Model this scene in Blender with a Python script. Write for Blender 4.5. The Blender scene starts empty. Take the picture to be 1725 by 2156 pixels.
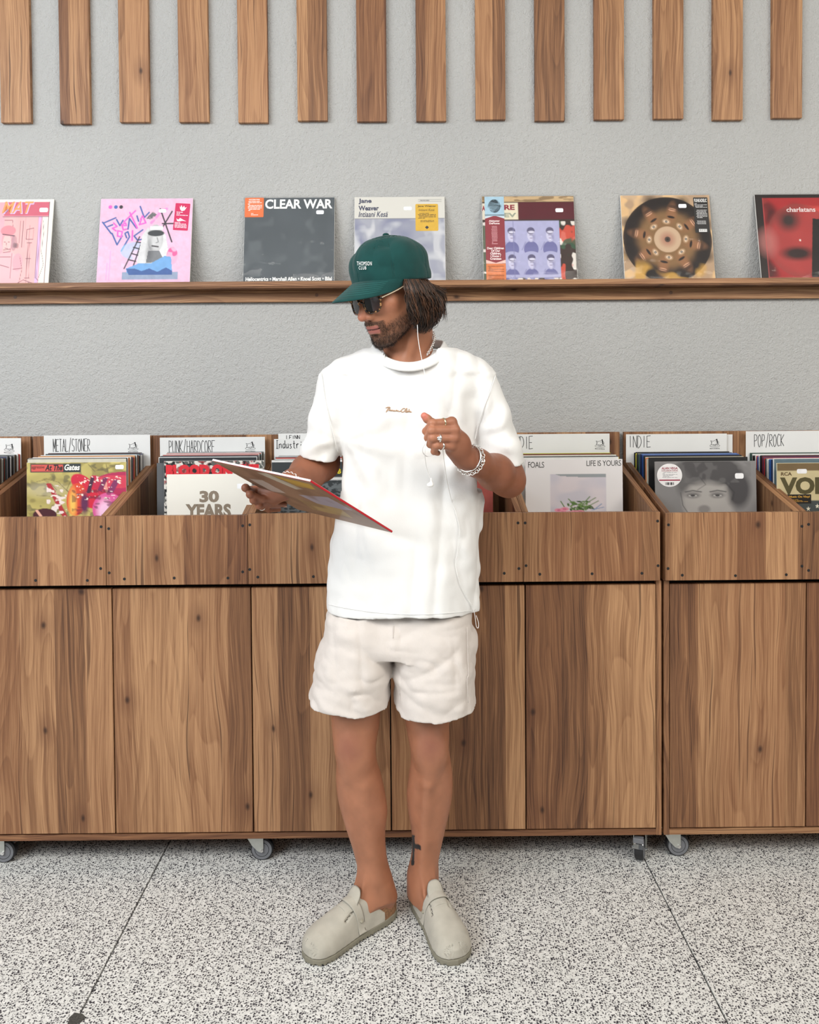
import bpy, bmesh, math, random
import numpy as np
from mathutils import Vector, Matrix, Euler
random.seed(7)
RNG = np.random.default_rng(11)
SC = bpy.context.scene
COL = SC.collection

# ------------------------------------------------------------------ camera
FPX, PPX, PPY, CAMH = 1750.0, 862.5, 857.0, 1.40
PITCH, ROLL, YAW = math.radians(1.31), math.radians(-0.43), math.radians(0.25)
_f = Vector((math.sin(YAW)*math.cos(PITCH), math.cos(YAW)*math.cos(PITCH), -math.sin(PITCH)))
_r = _f.cross(Vector((0, 0, 1))).normalized()
_u = _r.cross(_f)
_r, _u = (_r*math.cos(ROLL)+_u*math.sin(ROLL)), (_u*math.cos(ROLL)-_r*math.sin(ROLL))
cam = bpy.data.cameras.new('camera')
camo = bpy.data.objects.new('camera', cam); COL.objects.link(camo)
camo.matrix_world = Matrix(((_r.x, _u.x, -_f.x, 0), (_r.y, _u.y, -_f.y, 0), (_r.z, _u.z, -_f.z, CAMH), (0, 0, 0, 1)))
cam.sensor_fit = 'VERTICAL'; cam.sensor_height = 36.0
cam.lens = 36.0*FPX/2156
cam.shift_y = -(1078-PPY)/2156
cam.clip_start = 0.05
SC.camera = camo
CF, CR, CU = np.array(_f), np.array(_r), np.array(_u)

def at(px, py, Y):
    """world point at depth Y seen at photo pixel (px,py)"""
    d = CF+CR*(px-PPX)/FPX-CU*(py-PPY)/FPX
    return np.array([0, 0, CAMH])+d*(Y/d[1])

# ------------------------------------------------------------------ light
SC.view_settings.view_transform = 'Standard'
SC.view_settings.look = 'None'
SC.view_settings.gamma = 1.0
SC.view_settings.use_curve_mapping = False
SC.view_settings.exposure = -0.50
W = bpy.data.worlds.new('world'); SC.world = W; W.use_nodes = True
W.node_tree.nodes['Background'].inputs[0].default_value = (0.86, 0.92, 1.0, 1)
W.node_tree.nodes['Background'].inputs[1].default_value = 0.15
def area(name, loc, target, sx, sy, power, col):
    l = bpy.data.lights.new(name, 'AREA'); l.shape = 'RECTANGLE'; l.size = sx; l.size_y = sy
    l.energy = power; l.color = col
    o = bpy.data.objects.new(name, l); COL.objects.link(o); o.location = loc
    o.rotation_euler = (Vector(target)-Vector(loc)).to_track_quat('-Z', 'Y').to_euler()
    return o
area('shopfront_window_light', (-2.9, -0.5, 2.75), (-0.1, 2.5, 1.0), 3.0, 1.2, 190, (0.93, 0.97, 1.0))
area('shopfront_door_light', (2.9, -0.5, 2.7), (0.5, 2.5, 1.0), 1.8, 1.2, 78, (1.0, 0.93, 0.82))
area('ceiling_light_panel', (0.2, -0.25, 3.15), (0.2, 1.5, 0.0), 3.6, 0.9, 104, (1.0, 0.96, 0.9))

# ------------------------------------------------------------------ helpers
def srgb(r, g, b):
    return tuple(((c/255)/12.92 if c/255 < .04045 else ((c/255+.055)/1.055)**2.4) for c in (r, g, b))

def link(name, me, parent=None, label=None, cat=None, group=None, kind=None):
    o = bpy.data.objects.new(name, me); COL.objects.link(o)
    if parent is not None:
        o.parent = parent
    if label: o['label'] = label
    if cat: o['category'] = cat
    if group: o['group'] = group
    if kind: o['kind'] = kind
    return o

def empty(name, loc, label=None, cat=None, group=None, kind=None):
    o = link(name, None, None, label, cat, group, kind); o.location = tuple(loc); o.empty_display_size = .05
    o['_wx'] = 0
    del o['_wx']
    return o

def wloc(o):
    v = Vector((0, 0, 0))
    while o is not None:
        v += Vector(o.location); o = o.parent
    return v

def mk(name, V, Fc, mat, parent=None, smooth=False, mi=None, local=False, **kw):
    """mesh object from world-space verts (made relative to the parent)"""
    V = np.asarray(V, dtype=np.float64).reshape(-1, 3)
    if parent is not None and not local:
        V = V-np.array(wloc(parent))
    me = bpy.data.meshes.new(name)
    if isinstance(Fc, np.ndarray):
        n, k = Fc.shape
        me.vertices.add(len(V)); me.vertices.foreach_set('co', V.astype(np.float32).ravel())
        me.loops.add(n*k); me.loops.foreach_set('vertex_index', Fc.astype(np.int32).ravel())
        me.polygons.add(n); me.polygons.foreach_set('loop_start', np.arange(0, n*k, k, dtype=np.int32))
        me.update(calc_edges=True)
    else:
        me.from_pydata([tuple(v) for v in V], [], [tuple(f) for f in Fc])
    for m in (mat if isinstance(mat, (list, tuple)) else [mat]):
        me.materials.append(m)
    if mi is not None:
        me.polygons.foreach_set('material_index', np.asarray(mi, dtype=np.int32))
    if smooth:
        me.polygons.foreach_set('use_smooth', np.ones(len(me.polygons), dtype=bool))
    me.validate(verbose=False)
    return link(name, me, parent, **kw)

class MB:
    """collects shapes into one mesh"""
    def __init__(s): s.V = []; s.F = []; s.M = []
    def add(s, V, F, m=0, M4=None):
        V = np.asarray(V, float).reshape(-1, 3)
        if M4 is not None:
            V = V@np.array(M4)[:3, :3].T+np.array(M4)[:3, 3]
        n = len(s.V); s.V.extend(V.tolist()); s.F.extend([tuple(int(i)+n for i in f) for f in F]); s.M.extend([m]*len(F))
        return s
    def box(s, x0, x1, y0, y1, z0, z1, c=0.0, m=0, M4=None):
        if c <= 0:
            V = [(x, y, z) for x in (x0, x1) for y in (y0, y1) for z in (z0, z1)]
            F = [(0, 1, 3, 2), (4, 6, 7, 5), (0, 4, 5, 1), (2, 3, 7, 6), (0, 2, 6, 4), (1, 5, 7, 3)]
            return s.add(V, F, m, M4)
        bm = bmesh.new(); bmesh.ops.create_cube(bm, size=1)
        for v in bm.verts:
            v.co = ((x0+x1)/2+v.co.x*(x1-x0), (y0+y1)/2+v.co.y*(y1-y0), (z0+z1)/2+v.co.z*(z1-z0))
        bmesh.ops.bevel(bm, geom=bm.edges[:], offset=c, segments=1, affect='EDGES')
        bm.verts.index_update()
        V = [v.co[:] for v in bm.verts]; F = [[v.index for v in f.verts] for f in bm.faces]; bm.free()
        return s.add(V, F, m, M4)
    def tube(s, pts, r, n=8, m=0, caps=True, flat=None):
        pts = np.asarray(pts, float); k = len(pts)
        r = np.full(k, r) if np.isscalar(r) else np.asarray(r, float)
        T = np.gradient(pts, axis=0); T /= np.linalg.norm(T, axis=1)[:, None]+1e-12
        ref = np.array([0, 0, 1.0]) if abs(T[0][2]) < .9 else np.array([1.0, 0, 0])
        N = np.cross(ref, T[0]); N /= np.linalg.norm(N); V = []
        for i in range(k):
            N = N-T[i]*np.dot(N, T[i]); N /= np.linalg.norm(N)+1e-12; B = np.cross(T[i], N)
            for j in range(n):
                a = 2*math.pi*j/n
                ca, sa = math.cos(a), math.sin(a)
                if flat is not None: sa *= flat
                V.append(pts[i]+r[i]*(N*ca+B*sa))
        F = [(i*n+j, i*n+(j+1) % n, (i+1)*n+(j+1) % n, (i+1)*n+j) for i in range(k-1) for j in range(n)]
        if caps:
            F.append(tuple(range(n-1, -1, -1))); F.append(tuple((k-1)*n+j for j in range(n)))
        return s.add(V, F, m)
    def cyl(s, p0, p1, r0, r1=None, n=20, m=0):
        return s.tube([p0, p1], [r0, r0 if r1 is None else r1], n, m)
    def torus(s, c, nrm, R, r, n=20, k=8, m=0, sx=1.0):
        nrm = Vector(nrm).normalized(); q = nrm.to_track_quat('Z', 'Y').to_matrix(); V = []
        for i in range(n):
            a = 2*math.pi*i/n
            for j in range(k):
                b = 2*math.pi*j/k
                p = Vector(((R+r*math.cos(b))*math.cos(a)*sx, (R+r*math.cos(b))*math.sin(a), r*math.sin(b)))
                V.append(tuple(Vector(c)+q@p))
        F = [(i*k+j, ((i+1) % n)*k+j, ((i+1) % n)*k+(j+1) % k, i*k+(j+1) % k) for i in range(n) for j in range(k)]
        return s.add(V, F, m)
    def build(s, name, mat, parent=None, smooth=False, **kw):
        return mk(name, s.V, s.F, mat, parent, smooth, mi=s.M, **kw)

def spl(P, n=24):
    """Catmull-Rom through points"""
    P = np.asarray(P, float); Q = np.vstack([2*P[0]-P[1], P, 2*P[-1]-P[-2]]); out = []
    for i in range(1, len(Q)-2):
        for t in np.linspace(0, 1, n, endpoint=False):
            a, b, c, d = Q[i-1:i+3]
            out.append(.5*((2*b)+(-a+c)*t+(2*a-5*b+4*c-d)*t*t+(-a+3*b-3*c+d)*t**3))
    out.append(P[-1]); return np.array(out)

# ------------------------------------------------------------------ materials
class NT:
    def __init__(s, name):
        s.m = bpy.data.materials.new(name); s.m.use_nodes = True; s.t = s.m.node_tree
        s.b = s.t.nodes['Principled BSDF']; s.out = s.t.nodes['Material Output']
    def n(s, typ, **kw):
        nd = s.t.nodes.new(typ)
        for k, v in kw.items():
            if k.startswith('i_'):
                key = k[2:]; key = int(key) if key.isdigit() else key.replace('_', ' ')
                s.set(nd.inputs[key], v)
            else: setattr(nd, k, v)
        return nd
    def set(s, inp, v):
        if isinstance(v, bpy.types.NodeSocket): s.t.links.new(v, inp)
        elif isinstance(v, (tuple, list)) and len(v) == 3 and inp.type == 'RGBA': inp.default_value = (*v, 1)
        else: inp.default_value = v
    def math(s, op, a, b=None, c=None):
        nd = s.n('ShaderNodeMath', operation=op); s.set(nd.inputs[0], a)
        if b is not None: s.set(nd.inputs[1], b)
        if c is not None: s.set(nd.inputs[2], c)
        return nd.outputs[0]
    def mix(s, f, a, b, mode='MIX'):
        nd = s.n('ShaderNodeMix', data_type='RGBA', blend_type=mode)
        s.set(nd.inputs[0], f); s.set(nd.inputs[6], a); s.set(nd.inputs[7], b); return nd.outputs[2]
    def ramp(s, f, stops, interp='LINEAR'):
        nd = s.n('ShaderNodeValToRGB'); cr = nd.color_ramp; cr.interpolation = interp
        while len(cr.elements) < len(stops): cr.elements.new(.5)
        for e, (p, c) in zip(cr.elements, stops):
            e.position = p; e.color = (*c, 1) if len(c) == 3 else c
        s.set(nd.inputs[0], f); return nd.outputs[0]
    def mapr(s, v, a, b, c=0, d=1):
        nd = s.n('ShaderNodeMapRange'); s.set(nd.inputs[0], v)
        for i, x in zip((1, 2, 3, 4), (a, b, c, d)): s.set(nd.inputs[i], x)
        return nd.outputs[0]
    def noise(s, vec, scale, detail=2, rough=.5, **kw):
        nd = s.n('ShaderNodeTexNoise', **kw); nd.inputs['Scale'].default_value = scale
        nd.inputs['Detail'].default_value = detail; nd.inputs['Roughness'].default_value = rough
        if vec is not None: s.set(nd.inputs['Vector'], vec)
        return nd.outputs[0]
    def bump(s, h, strength, dist=.001):
        nd = s.n('ShaderNodeBump'); nd.inputs['Strength'].default_value = strength
        nd.inputs['Distance'].default_value = dist; s.set(nd.inputs['Height'], h)
        s.set(s.b.inputs['Normal'], nd.outputs[0]); return nd
    def scale(s, vec, v):
        nd = s.n('ShaderNodeVectorMath', operation='MULTIPLY'); s.set(nd.inputs[0], vec); nd.inputs[1].default_value = v
        return nd.outputs[0]
    def obj(s): return s.n('ShaderNodeTexCoord').outputs['Object']

def mat(name, col, rough=.5, metal=0.0, coat=0.0, spec=None, bump=None, var=None, sss=0, coat_rough=.05, emit=None, sheen=0):
    n = NT(name); b = n.b
    b.inputs['Roughness'].default_value = rough; b.inputs['Metallic'].default_value = metal
    b.inputs['Coat Weight'].default_value = coat; b.inputs['Coat Roughness'].default_value = coat_rough
    if spec is not None: b.inputs['Specular IOR Level'].default_value = spec
    if sheen: b.inputs['Sheen Weight'].default_value = sheen
    c = n.n('ShaderNodeRGB'); c.outputs[0].default_value = (*col, 1); c = c.outputs[0]
    o = n.obj()
    vs, va = var or (60, .06)
    nz = n.noise(o, vs, 3)
    c = n.mix(1.0, c, n.mapr(nz, .3, .7, 1-va, 1+va), 'MULTIPLY')
    n.set(b.inputs['Base Color'], c)
    if bump: n.bump(n.noise(o, bump[0], 3, .6), bump[1], bump[2] if len(bump) > 2 else .001)
    if sss:
        b.inputs['Subsurface Weight'].default_value = sss; b.inputs['Subsurface Radius'].default_value = (.01, .004, .002)
        b.inputs['Subsurface Scale'].default_value = .5
    return n.m

def wood(name, grain='Z', strips=True, tint=(1, 1, 1), knots=True):
    n = NT(name); b = n.b; o = n.obj()
    rnd = n.n('ShaderNodeObjectInfo').outputs['Random']
    off = n.n('ShaderNodeCombineXYZ'); n.set(off.inputs[0], n.math('MULTIPLY', rnd, 37.0)); n.set(off.inputs[1], n.math('MULTIPLY', rnd, 11.0)); n.set(off.inputs[2], n.math('MULTIPLY', rnd, 23.0))
    add = n.n('ShaderNodeVectorMath', operation='ADD'); n.set(add.inputs[0], o); n.set(add.inputs[1], off.outputs[0])
    sp = n.n('ShaderNodeSeparateXYZ'); n.set(sp.inputs[0], add.outputs[0])
    if grain == 'Z': acr, al, dp = sp.outputs[0], sp.outputs[2], sp.outputs[1]
    elif grain == 'X': acr, al, dp = sp.outputs[2], sp.outputs[0], sp.outputs[1]
    elif grain == 'YZ': acr, al, dp = sp.outputs[1], sp.outputs[2], sp.outputs[0]
    # wandering of the fibres along the length
    cw = n.n('ShaderNodeCombineXYZ'); n.set(cw.inputs[0], n.math('MULTIPLY', acr, 5.0)); n.set(cw.inputs[1], n.math('MULTIPLY', al, 1.6)); n.set(cw.inputs[2], dp)
    wand = n.math('MULTIPLY', n.math('SUBTRACT', n.noise(cw.outputs[0], 1.0, 2), .5), .075)
    a2 = n.math('ADD', acr, wand)
    if strips:
        v = n.n('ShaderNodeTexVoronoi', voronoi_dimensions='1D'); v.inputs['Scale'].default_value = 11.0
        n.set(v.inputs['W'], acr); sep = n.n('ShaderNodeSeparateColor'); n.set(sep.inputs[0], v.outputs['Color'])
        tone, tone2 = sep.outputs[0], sep.outputs[1]
    else:
        tone, tone2 = rnd, n.math('FRACT', n.math('MULTIPLY', rnd, 7.7))
    # rings: contour lines of a stretched noise
    cv = n.n('ShaderNodeCombineXYZ'); n.set(cv.inputs[0], n.math('MULTIPLY', a2, 9.0)); n.set(cv.inputs[1], n.math('MULTIPLY', al, .55)); n.set(cv.inputs[2], n.math('MULTIPLY', tone, 31.0))
    field = n.noise(cv.outputs[0], 1.0, 1, .4)
    rings = n.math('FRACT', n.math('MULTIPLY', n.math('ADD', field, n.math('MULTIPLY', a2, .5)), 17.0))
    ringd = n.ramp(rings, [(0, (0, 0, 0)), (.5, (.35, .35, .35)), (.86, (.75, .75, .75)), (.95, (1, 1, 1)), (1, (.1, .1, .1))])
    cf = n.n('ShaderNodeCombineXYZ'); n.set(cf.inputs[0], n.math('MULTIPLY', a2, 330.0)); n.set(cf.inputs[1], n.math('MULTIPLY', al, 4.0)); n.set(cf.inputs[2], n.math('MULTIPLY', dp, 5.0))
    fib = n.noise(cf.outputs[0], 1.0, 4, .7)
    cm = n.n('ShaderNodeCombineXYZ'); n.set(cm.inputs[0], n.math('MULTIPLY', a2, 62.0)); n.set(cm.inputs[1], n.math('MULTIPLY', al, 1.0)); n.set(cm.inputs[2], n.math('MULTIPLY', tone2, 17.0))
    med = n.noise(cm.outputs[0], 1.0, 3, .6)
    lines = n.ramp(med, [(.0, (1, 1, 1)), (.315, (1, 1, 1)), (.37, (0, 0, 0)), (1, (0, 0, 0))])
    light, midc, dark = srgb(182, 140, 102), srgb(134, 95, 66), srgb(70, 45, 33)
    t = n.math('ADD', n.math('MULTIPLY', tone, .50), n.math('MULTIPLY', n.mapr(med, .3, .7), .38))
    t = n.math('ADD', t, n.math('MULTIPLY', ringd, .15))
    t = n.math('ADD', t, n.math('MULTIPLY', n.mapr(fib, .32, .68, -.5, .5), .42))
    c = n.ramp(t, [(.1, light), (.52, midc), (.98, dark)])
    c = n.mix(n.math('MULTIPLY', lines, .78), c, srgb(72, 44, 30))
    c = n.mix(n.mapr(tone2, .35, 1, 0, .18), c, srgb(130, 76, 50))
    if knots:
        ck = n.n('ShaderNodeCombineXYZ'); n.set(ck.inputs[0], n.math('MULTIPLY', a2, 1.0)); n.set(ck.inputs[1], n.math('MULTIPLY', al, .62))
        kv = n.n('ShaderNodeTexVoronoi', voronoi_dimensions='2D'); kv.inputs['Scale'].default_value = 3.4; n.set(kv.inputs['Vector'], ck.outputs[0])
        kd = kv.outputs['Distance']
        c = n.mix(n.mapr(kd, .015, .13, .45, 0), c, srgb(96, 60, 42)); c = n.mix(n.mapr(kd, .008, .03, .85, 0), c, srgb(50, 32, 24))
    c = n.mix(1.0, c, tint, 'MULTIPLY')
    n.set(b.inputs['Base Color'], c)
    n.set(b.inputs['Roughness'], n.mapr(fib, .3, .7, .42, .58)); b.inputs['Specular IOR Level'].default_value = .35
    n.bump(fib, .25, .0006)
    return n.m

M = {}
M['wood'] = wood('walnut_veneer')
M['wood_h'] = wood('walnut_edge_horizontal', 'X', False, knots=True)
M['wood_slat'] = wood('walnut_slat', tint=(1.0, .97, .93))
M['wood_side'] = wood('walnut_side', 'YZ')
M['edge'] = wood('walnut_edge_band', 'Z', False, knots=False, tint=(1.0, .98, .92))
M['black'] = mat('black_metal', (.008, .008, .009), .5)
M['gap'] = mat('dark_recess', (.012, .009, .007), .9)
M['steel'] = mat('zinc_steel', (.55, .57, .54), .38, .85, bump=(30, .05))
M['chrome'] = mat('bright_chrome', (.75, .75, .74), .15, 1.0)
M['silver'] = mat('silver', (.88, .87, .85), .16, 1.0)
M['gold'] = mat('pale_gold', (.80, .72, .48), .2, 1.0)
M['rubber'] = mat('black_rubber', (.015, .015, .017), .6)
M['wheel'] = mat('grey_wheel', (.16, .165, .18), .55)
M['white'] = mat('white_card', (.74, .745, .74), .6, var=(8, .03))
M['sticker'] = mat('white_sticker', (.82, .82, .84), .4)
M['ink'] = mat('black_ink', (.018, .018, .022), .7)
M['wire'] = mat('white_silicone', (.82, .81, .80), .35, sss=.0)
M['stain'] = mat('floor_stain_grey', (.06, .06, .055), .6, var=(300, .5))
def flat(r, g, b, rough=.45, coat=0.0):
    k = 'flat_%d_%d_%d_%d' % (r, g, b, int(rough*100))
    if k not in M: M[k] = mat('print_%s' % k[5:], srgb(r, g, b), rough, coat=coat)
    return M[k]

# painted plaster wall
n = NT('grey_plaster'); o = n.obj()
big = n.noise(o, 2.2, 3); fine = n.noise(o, 210, 4, .62); mid = n.noise(o, 60, 3, .6)
n.set(n.b.inputs['Base Color'], n.mix(n.mapr(big, .3, .7), (.475, .478, .475), (.515, .515, .508)))
n.b.inputs['Roughness'].default_value = .85; n.b.inputs['Specular IOR Level'].default_value = .25
n.bump(n.math('ADD', fine, n.math('MULTIPLY', mid, 1.3)), 1.0, .0050)
M['wall'] = n.m
M['ceil'] = mat('white_ceiling', (.7, .7, .69), .9)
# terrazzo
n = NT('terrazzo'); o = n.obj()
wob = n.n('ShaderNodeTexNoise'); wob.inputs['Scale'].default_value = 130; wob.inputs['Detail'].default_value = 2; n.set(wob.inputs['Vector'], o)
av = n.n('ShaderNodeVectorMath', operation='MULTIPLY_ADD'); n.set(av.inputs[0], wob.outputs['Color']); av.inputs[1].default_value = (.008, .008, 0); n.set(av.inputs[2], o)
def chips(scale, lo, hi, thr):
    v = n.n('ShaderNodeTexVoronoi', voronoi_dimensions='2D'); v.inputs['Scale'].default_value = scale; n.set(v.inputs['Vector'], av.outputs[0])
    sc = n.n('ShaderNodeSeparateColor'); n.set(sc.inputs[0], v.outputs['Color'])
    r = n.mapr(sc.outputs[0], thr, 1.0, lo, hi)
    on = n.math('GREATER_THAN', sc.outputs[0], thr)
    return n.math('MULTIPLY', on, n.mapr(n.math('SUBTRACT', r, v.outputs['Distance']), 0, .06))
c1 = chips(165, .2, .48, .36); c2 = chips(260, .2, .5, .62)
base = n.mix(n.mapr(n.noise(o, 95, 4, .7), .35, .65), (.62, .625, .605), (.78, .785, .765))
base = n.mix(n.mapr(n.noise(o, 1.4, 3), .35, .7, 0, .12), base, (.62, .59, .52))
pale = chips(70, .2, .5, .6)
base = n.mix(n.math('MULTIPLY', pale, .5), base, (.86, .86, .84))
c = n.mix(c2, base, (.16, .16, .165)); c = n.mix(c1, c, (.035, .035, .045))
n.set(n.b.inputs['Base Color'], c); n.b.inputs['Roughness'].default_value = .42; n.b.inputs['Specular IOR Level'].default_value = .4
M['terrazzo'] = n.m
# vertex-coloured print and cloth/skin
def vcol_mat(name, rough=.35, coat=0.0, bump=None, sss=0.0, spec=.5, sheen=0, coatbump=None):
    n = NT(name); a = n.n('ShaderNodeVertexColor', layer_name='Col'); n.set(n.b.inputs['Base Color'], a.outputs[0])
    n.b.inputs['Roughness'].default_value = rough; n.b.inputs['Coat Weight'].default_value = coat; n.b.inputs['Coat Roughness'].default_value = .06
    n.b.inputs['Specular IOR Level'].default_value = spec; n.b.inputs['Sheen Weight'].default_value = sheen
    if bump: n.bump(n.noise(n.obj(), bump[0], 3, .6), bump[1], bump[2])
    if coatbump:
        nd = n.n('ShaderNodeBump'); nd.inputs['Strength'].default_value = coatbump[1]; nd.inputs['Distance'].default_value = coatbump[2]
        n.set(nd.inputs['Height'], n.noise(n.obj(), coatbump[0], 2, .5)); n.set(n.b.inputs['Coat Normal'], nd.outputs[0])
    if sss:
        n.b.inputs['Subsurface Weight'].default_value = sss; n.b.inputs['Subsurface Radius'].default_value = (.009, .0035, .002); n.b.inputs['Subsurface Scale'].default_value = .4
    return n.m
M['print'] = vcol_mat('printed_cover', .45, .0)
M['print_gloss'] = vcol_mat('glossy_printed_cover', .5, .16, coatbump=(9, .5, .008), spec=.3)
M['skin'] = vcol_mat('tanned_skin', .48, 0, bump=(420, .25, .0006), sss=.12, spec=.4)
# clear plastic
n = NT('clear_plastic'); n.t.nodes.remove(n.b)
tr = n.n('ShaderNodeBsdfTransparent'); gl = n.n('ShaderNodeBsdfGlossy'); gl.inputs['Roughness'].default_value = .07
fr = n.n('ShaderNodeFresnel'); fr.inputs[0].default_value = 1.45
bn = n.n('ShaderNodeBump'); bn.inputs['Strength'].default_value = .6; bn.inputs['Distance'].default_value = .01
n.set(bn.inputs['Height'], n.noise(n.obj(), 11, 2)); n.set(gl.inputs['Normal'], bn.outputs[0])
mx = n.n('ShaderNodeMixShader'); n.set(mx.inputs[0], n.math('MINIMUM', n.math('MULTIPLY_ADD', fr.outputs[0], .35, .0), 1.0)); n.set(mx.inputs[1], tr.outputs[0]); n.set(mx.inputs[2], gl.outputs[0])
n.set(n.out.inputs[0], mx.outputs[0]); M['plastic'] = n.m
n = NT('tinted_lens'); n.t.nodes.remove(n.b)
tr = n.n('ShaderNodeBsdfTransparent'); tr.inputs[0].default_value = (.62, .60, .64, 1); gl = n.n('ShaderNodeBsdfGlossy'); gl.inputs['Roughness'].default_value = .04
fr = n.n('ShaderNodeFresnel'); fr.inputs[0].default_value = 1.7
mx = n.n('ShaderNodeMixShader'); n.set(mx.inputs[0], fr.outputs[0]); n.set(mx.inputs[1], tr.outputs[0]); n.set(mx.inputs[2], gl.outputs[0])
n.set(n.out.inputs[0], mx.outputs[0]); M['lens'] = n.m

# ------------------------------------------------------------------ room
WALL = 2.868
XL, XR, YF, ZC = -4.2, 4.2, -3.4, 3.3
MB().box(XL, XR, WALL, WALL+.12, 0, ZC).build('wall_back', M['wall'], kind='structure')
MB().box(XL-.12, XL, YF, WALL+.12, 0, ZC).build('wall_left', M['wall'], kind='structure')
MB().box(XR, XR+.12, YF, WALL+.12, 0, ZC).build('wall_right', M['wall'], kind='structure')
MB().box(XL-.12, XR+.12, YF, WALL+.12, ZC, ZC+.1).build('ceiling', M['ceil'], kind='structure')
fl = MB().box(XL-.12, XR+.12, YF, WALL+.12, -.12, -.006).build('floor', M['gap'], kind='structure')
jx = [-3.62, -2.18, -.743, .697, 2.137, 3.577]; xs = [XL]+jx+[XR]
for i in range(len(xs)-1):
    a = xs[i]+(.002 if i else 0); bb = xs[i+1]-(.002 if i < len(xs)-2 else 0)
    MB().box(a, bb, YF, WALL, -.006, 0, c=.0004).build('slab', M['terrazzo'], fl)
# dark filled core hole in the floor joint
pts = []
for k in range(22):
    a = 2*math.pi*k/22; r = .0175*(1+.09*math.sin(3*a+1)+.06*math.sin(7*a))
    pts.append((-.745+r*math.cos(a), 1.823+r*math.sin(a)*1.05, .0))
V = [(p[0], p[1], z) for z in (.0, .0007) for p in pts]
mk('filled_hole', V, [tuple(range(22, 44))]+[(k, (k+1) % 22, 22+(k+1) % 22, 22+k) for k in range(22)], M['stain'], fl)

# wall slats
for i in range(16):
    x0 = at(2+125.0*(i-1), 262-.0087*125*(i-1), 2.85)[0]
    n_ = ['first', 'second', 'third', 'fourth', 'fifth', 'sixth', 'seventh', 'eighth', 'ninth', 'tenth', 'eleventh', 'twelfth', 'thirteenth', 'fourteenth']
    if i in (0, 15): continue
    zb = 2.309+.003*math.sin(i*2.3)
    MB().box(x0, x0+.1015, 2.85, WALL-.0003, zb, ZC-.002, c=.0008).build(
        'wall_slat', M['wood_slat'], label='walnut slat on the upper wall, %s slat from the left edge of the photo' % n_[i-1], cat='slat', group='vertical walnut slats on the upper wall')
# ------------------------------------------------------------------ picture ledge
lg = empty('picture_ledge', (0.02, 2.8, 1.70), 'long walnut picture ledge on the grey wall carrying a row of record sleeves', 'shelf')
for (xa, xb) in ((-2.6, -.1755), (-.1745, 2.6)):
    MB().box(xa, xb, 2.782, WALL-.0003, 1.737, 1.745, c=.0008).build('shelf_board', M['wood_h'], lg)
    MB().box(xa, xb, 2.778, 2.7818, 1.7415, 1.7590, c=.0008).build('front_lip', M['wood_h'], lg)
MB().box(-2.6, 2.6, 2.849, WALL-.0003, 1.6975, 1.7368, c=.0008).build('rail', M['wood_h'], lg)
for px in (32, 667, 1413):
    p = at(px, 621-.0075*px, 2.849)
    MB().cyl((p[0], 2.8505, 1.72), (p[0], 2.8482, 1.72), .0058, n=16).build('screw_cap', flat(95, 62, 42), lg)

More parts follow.
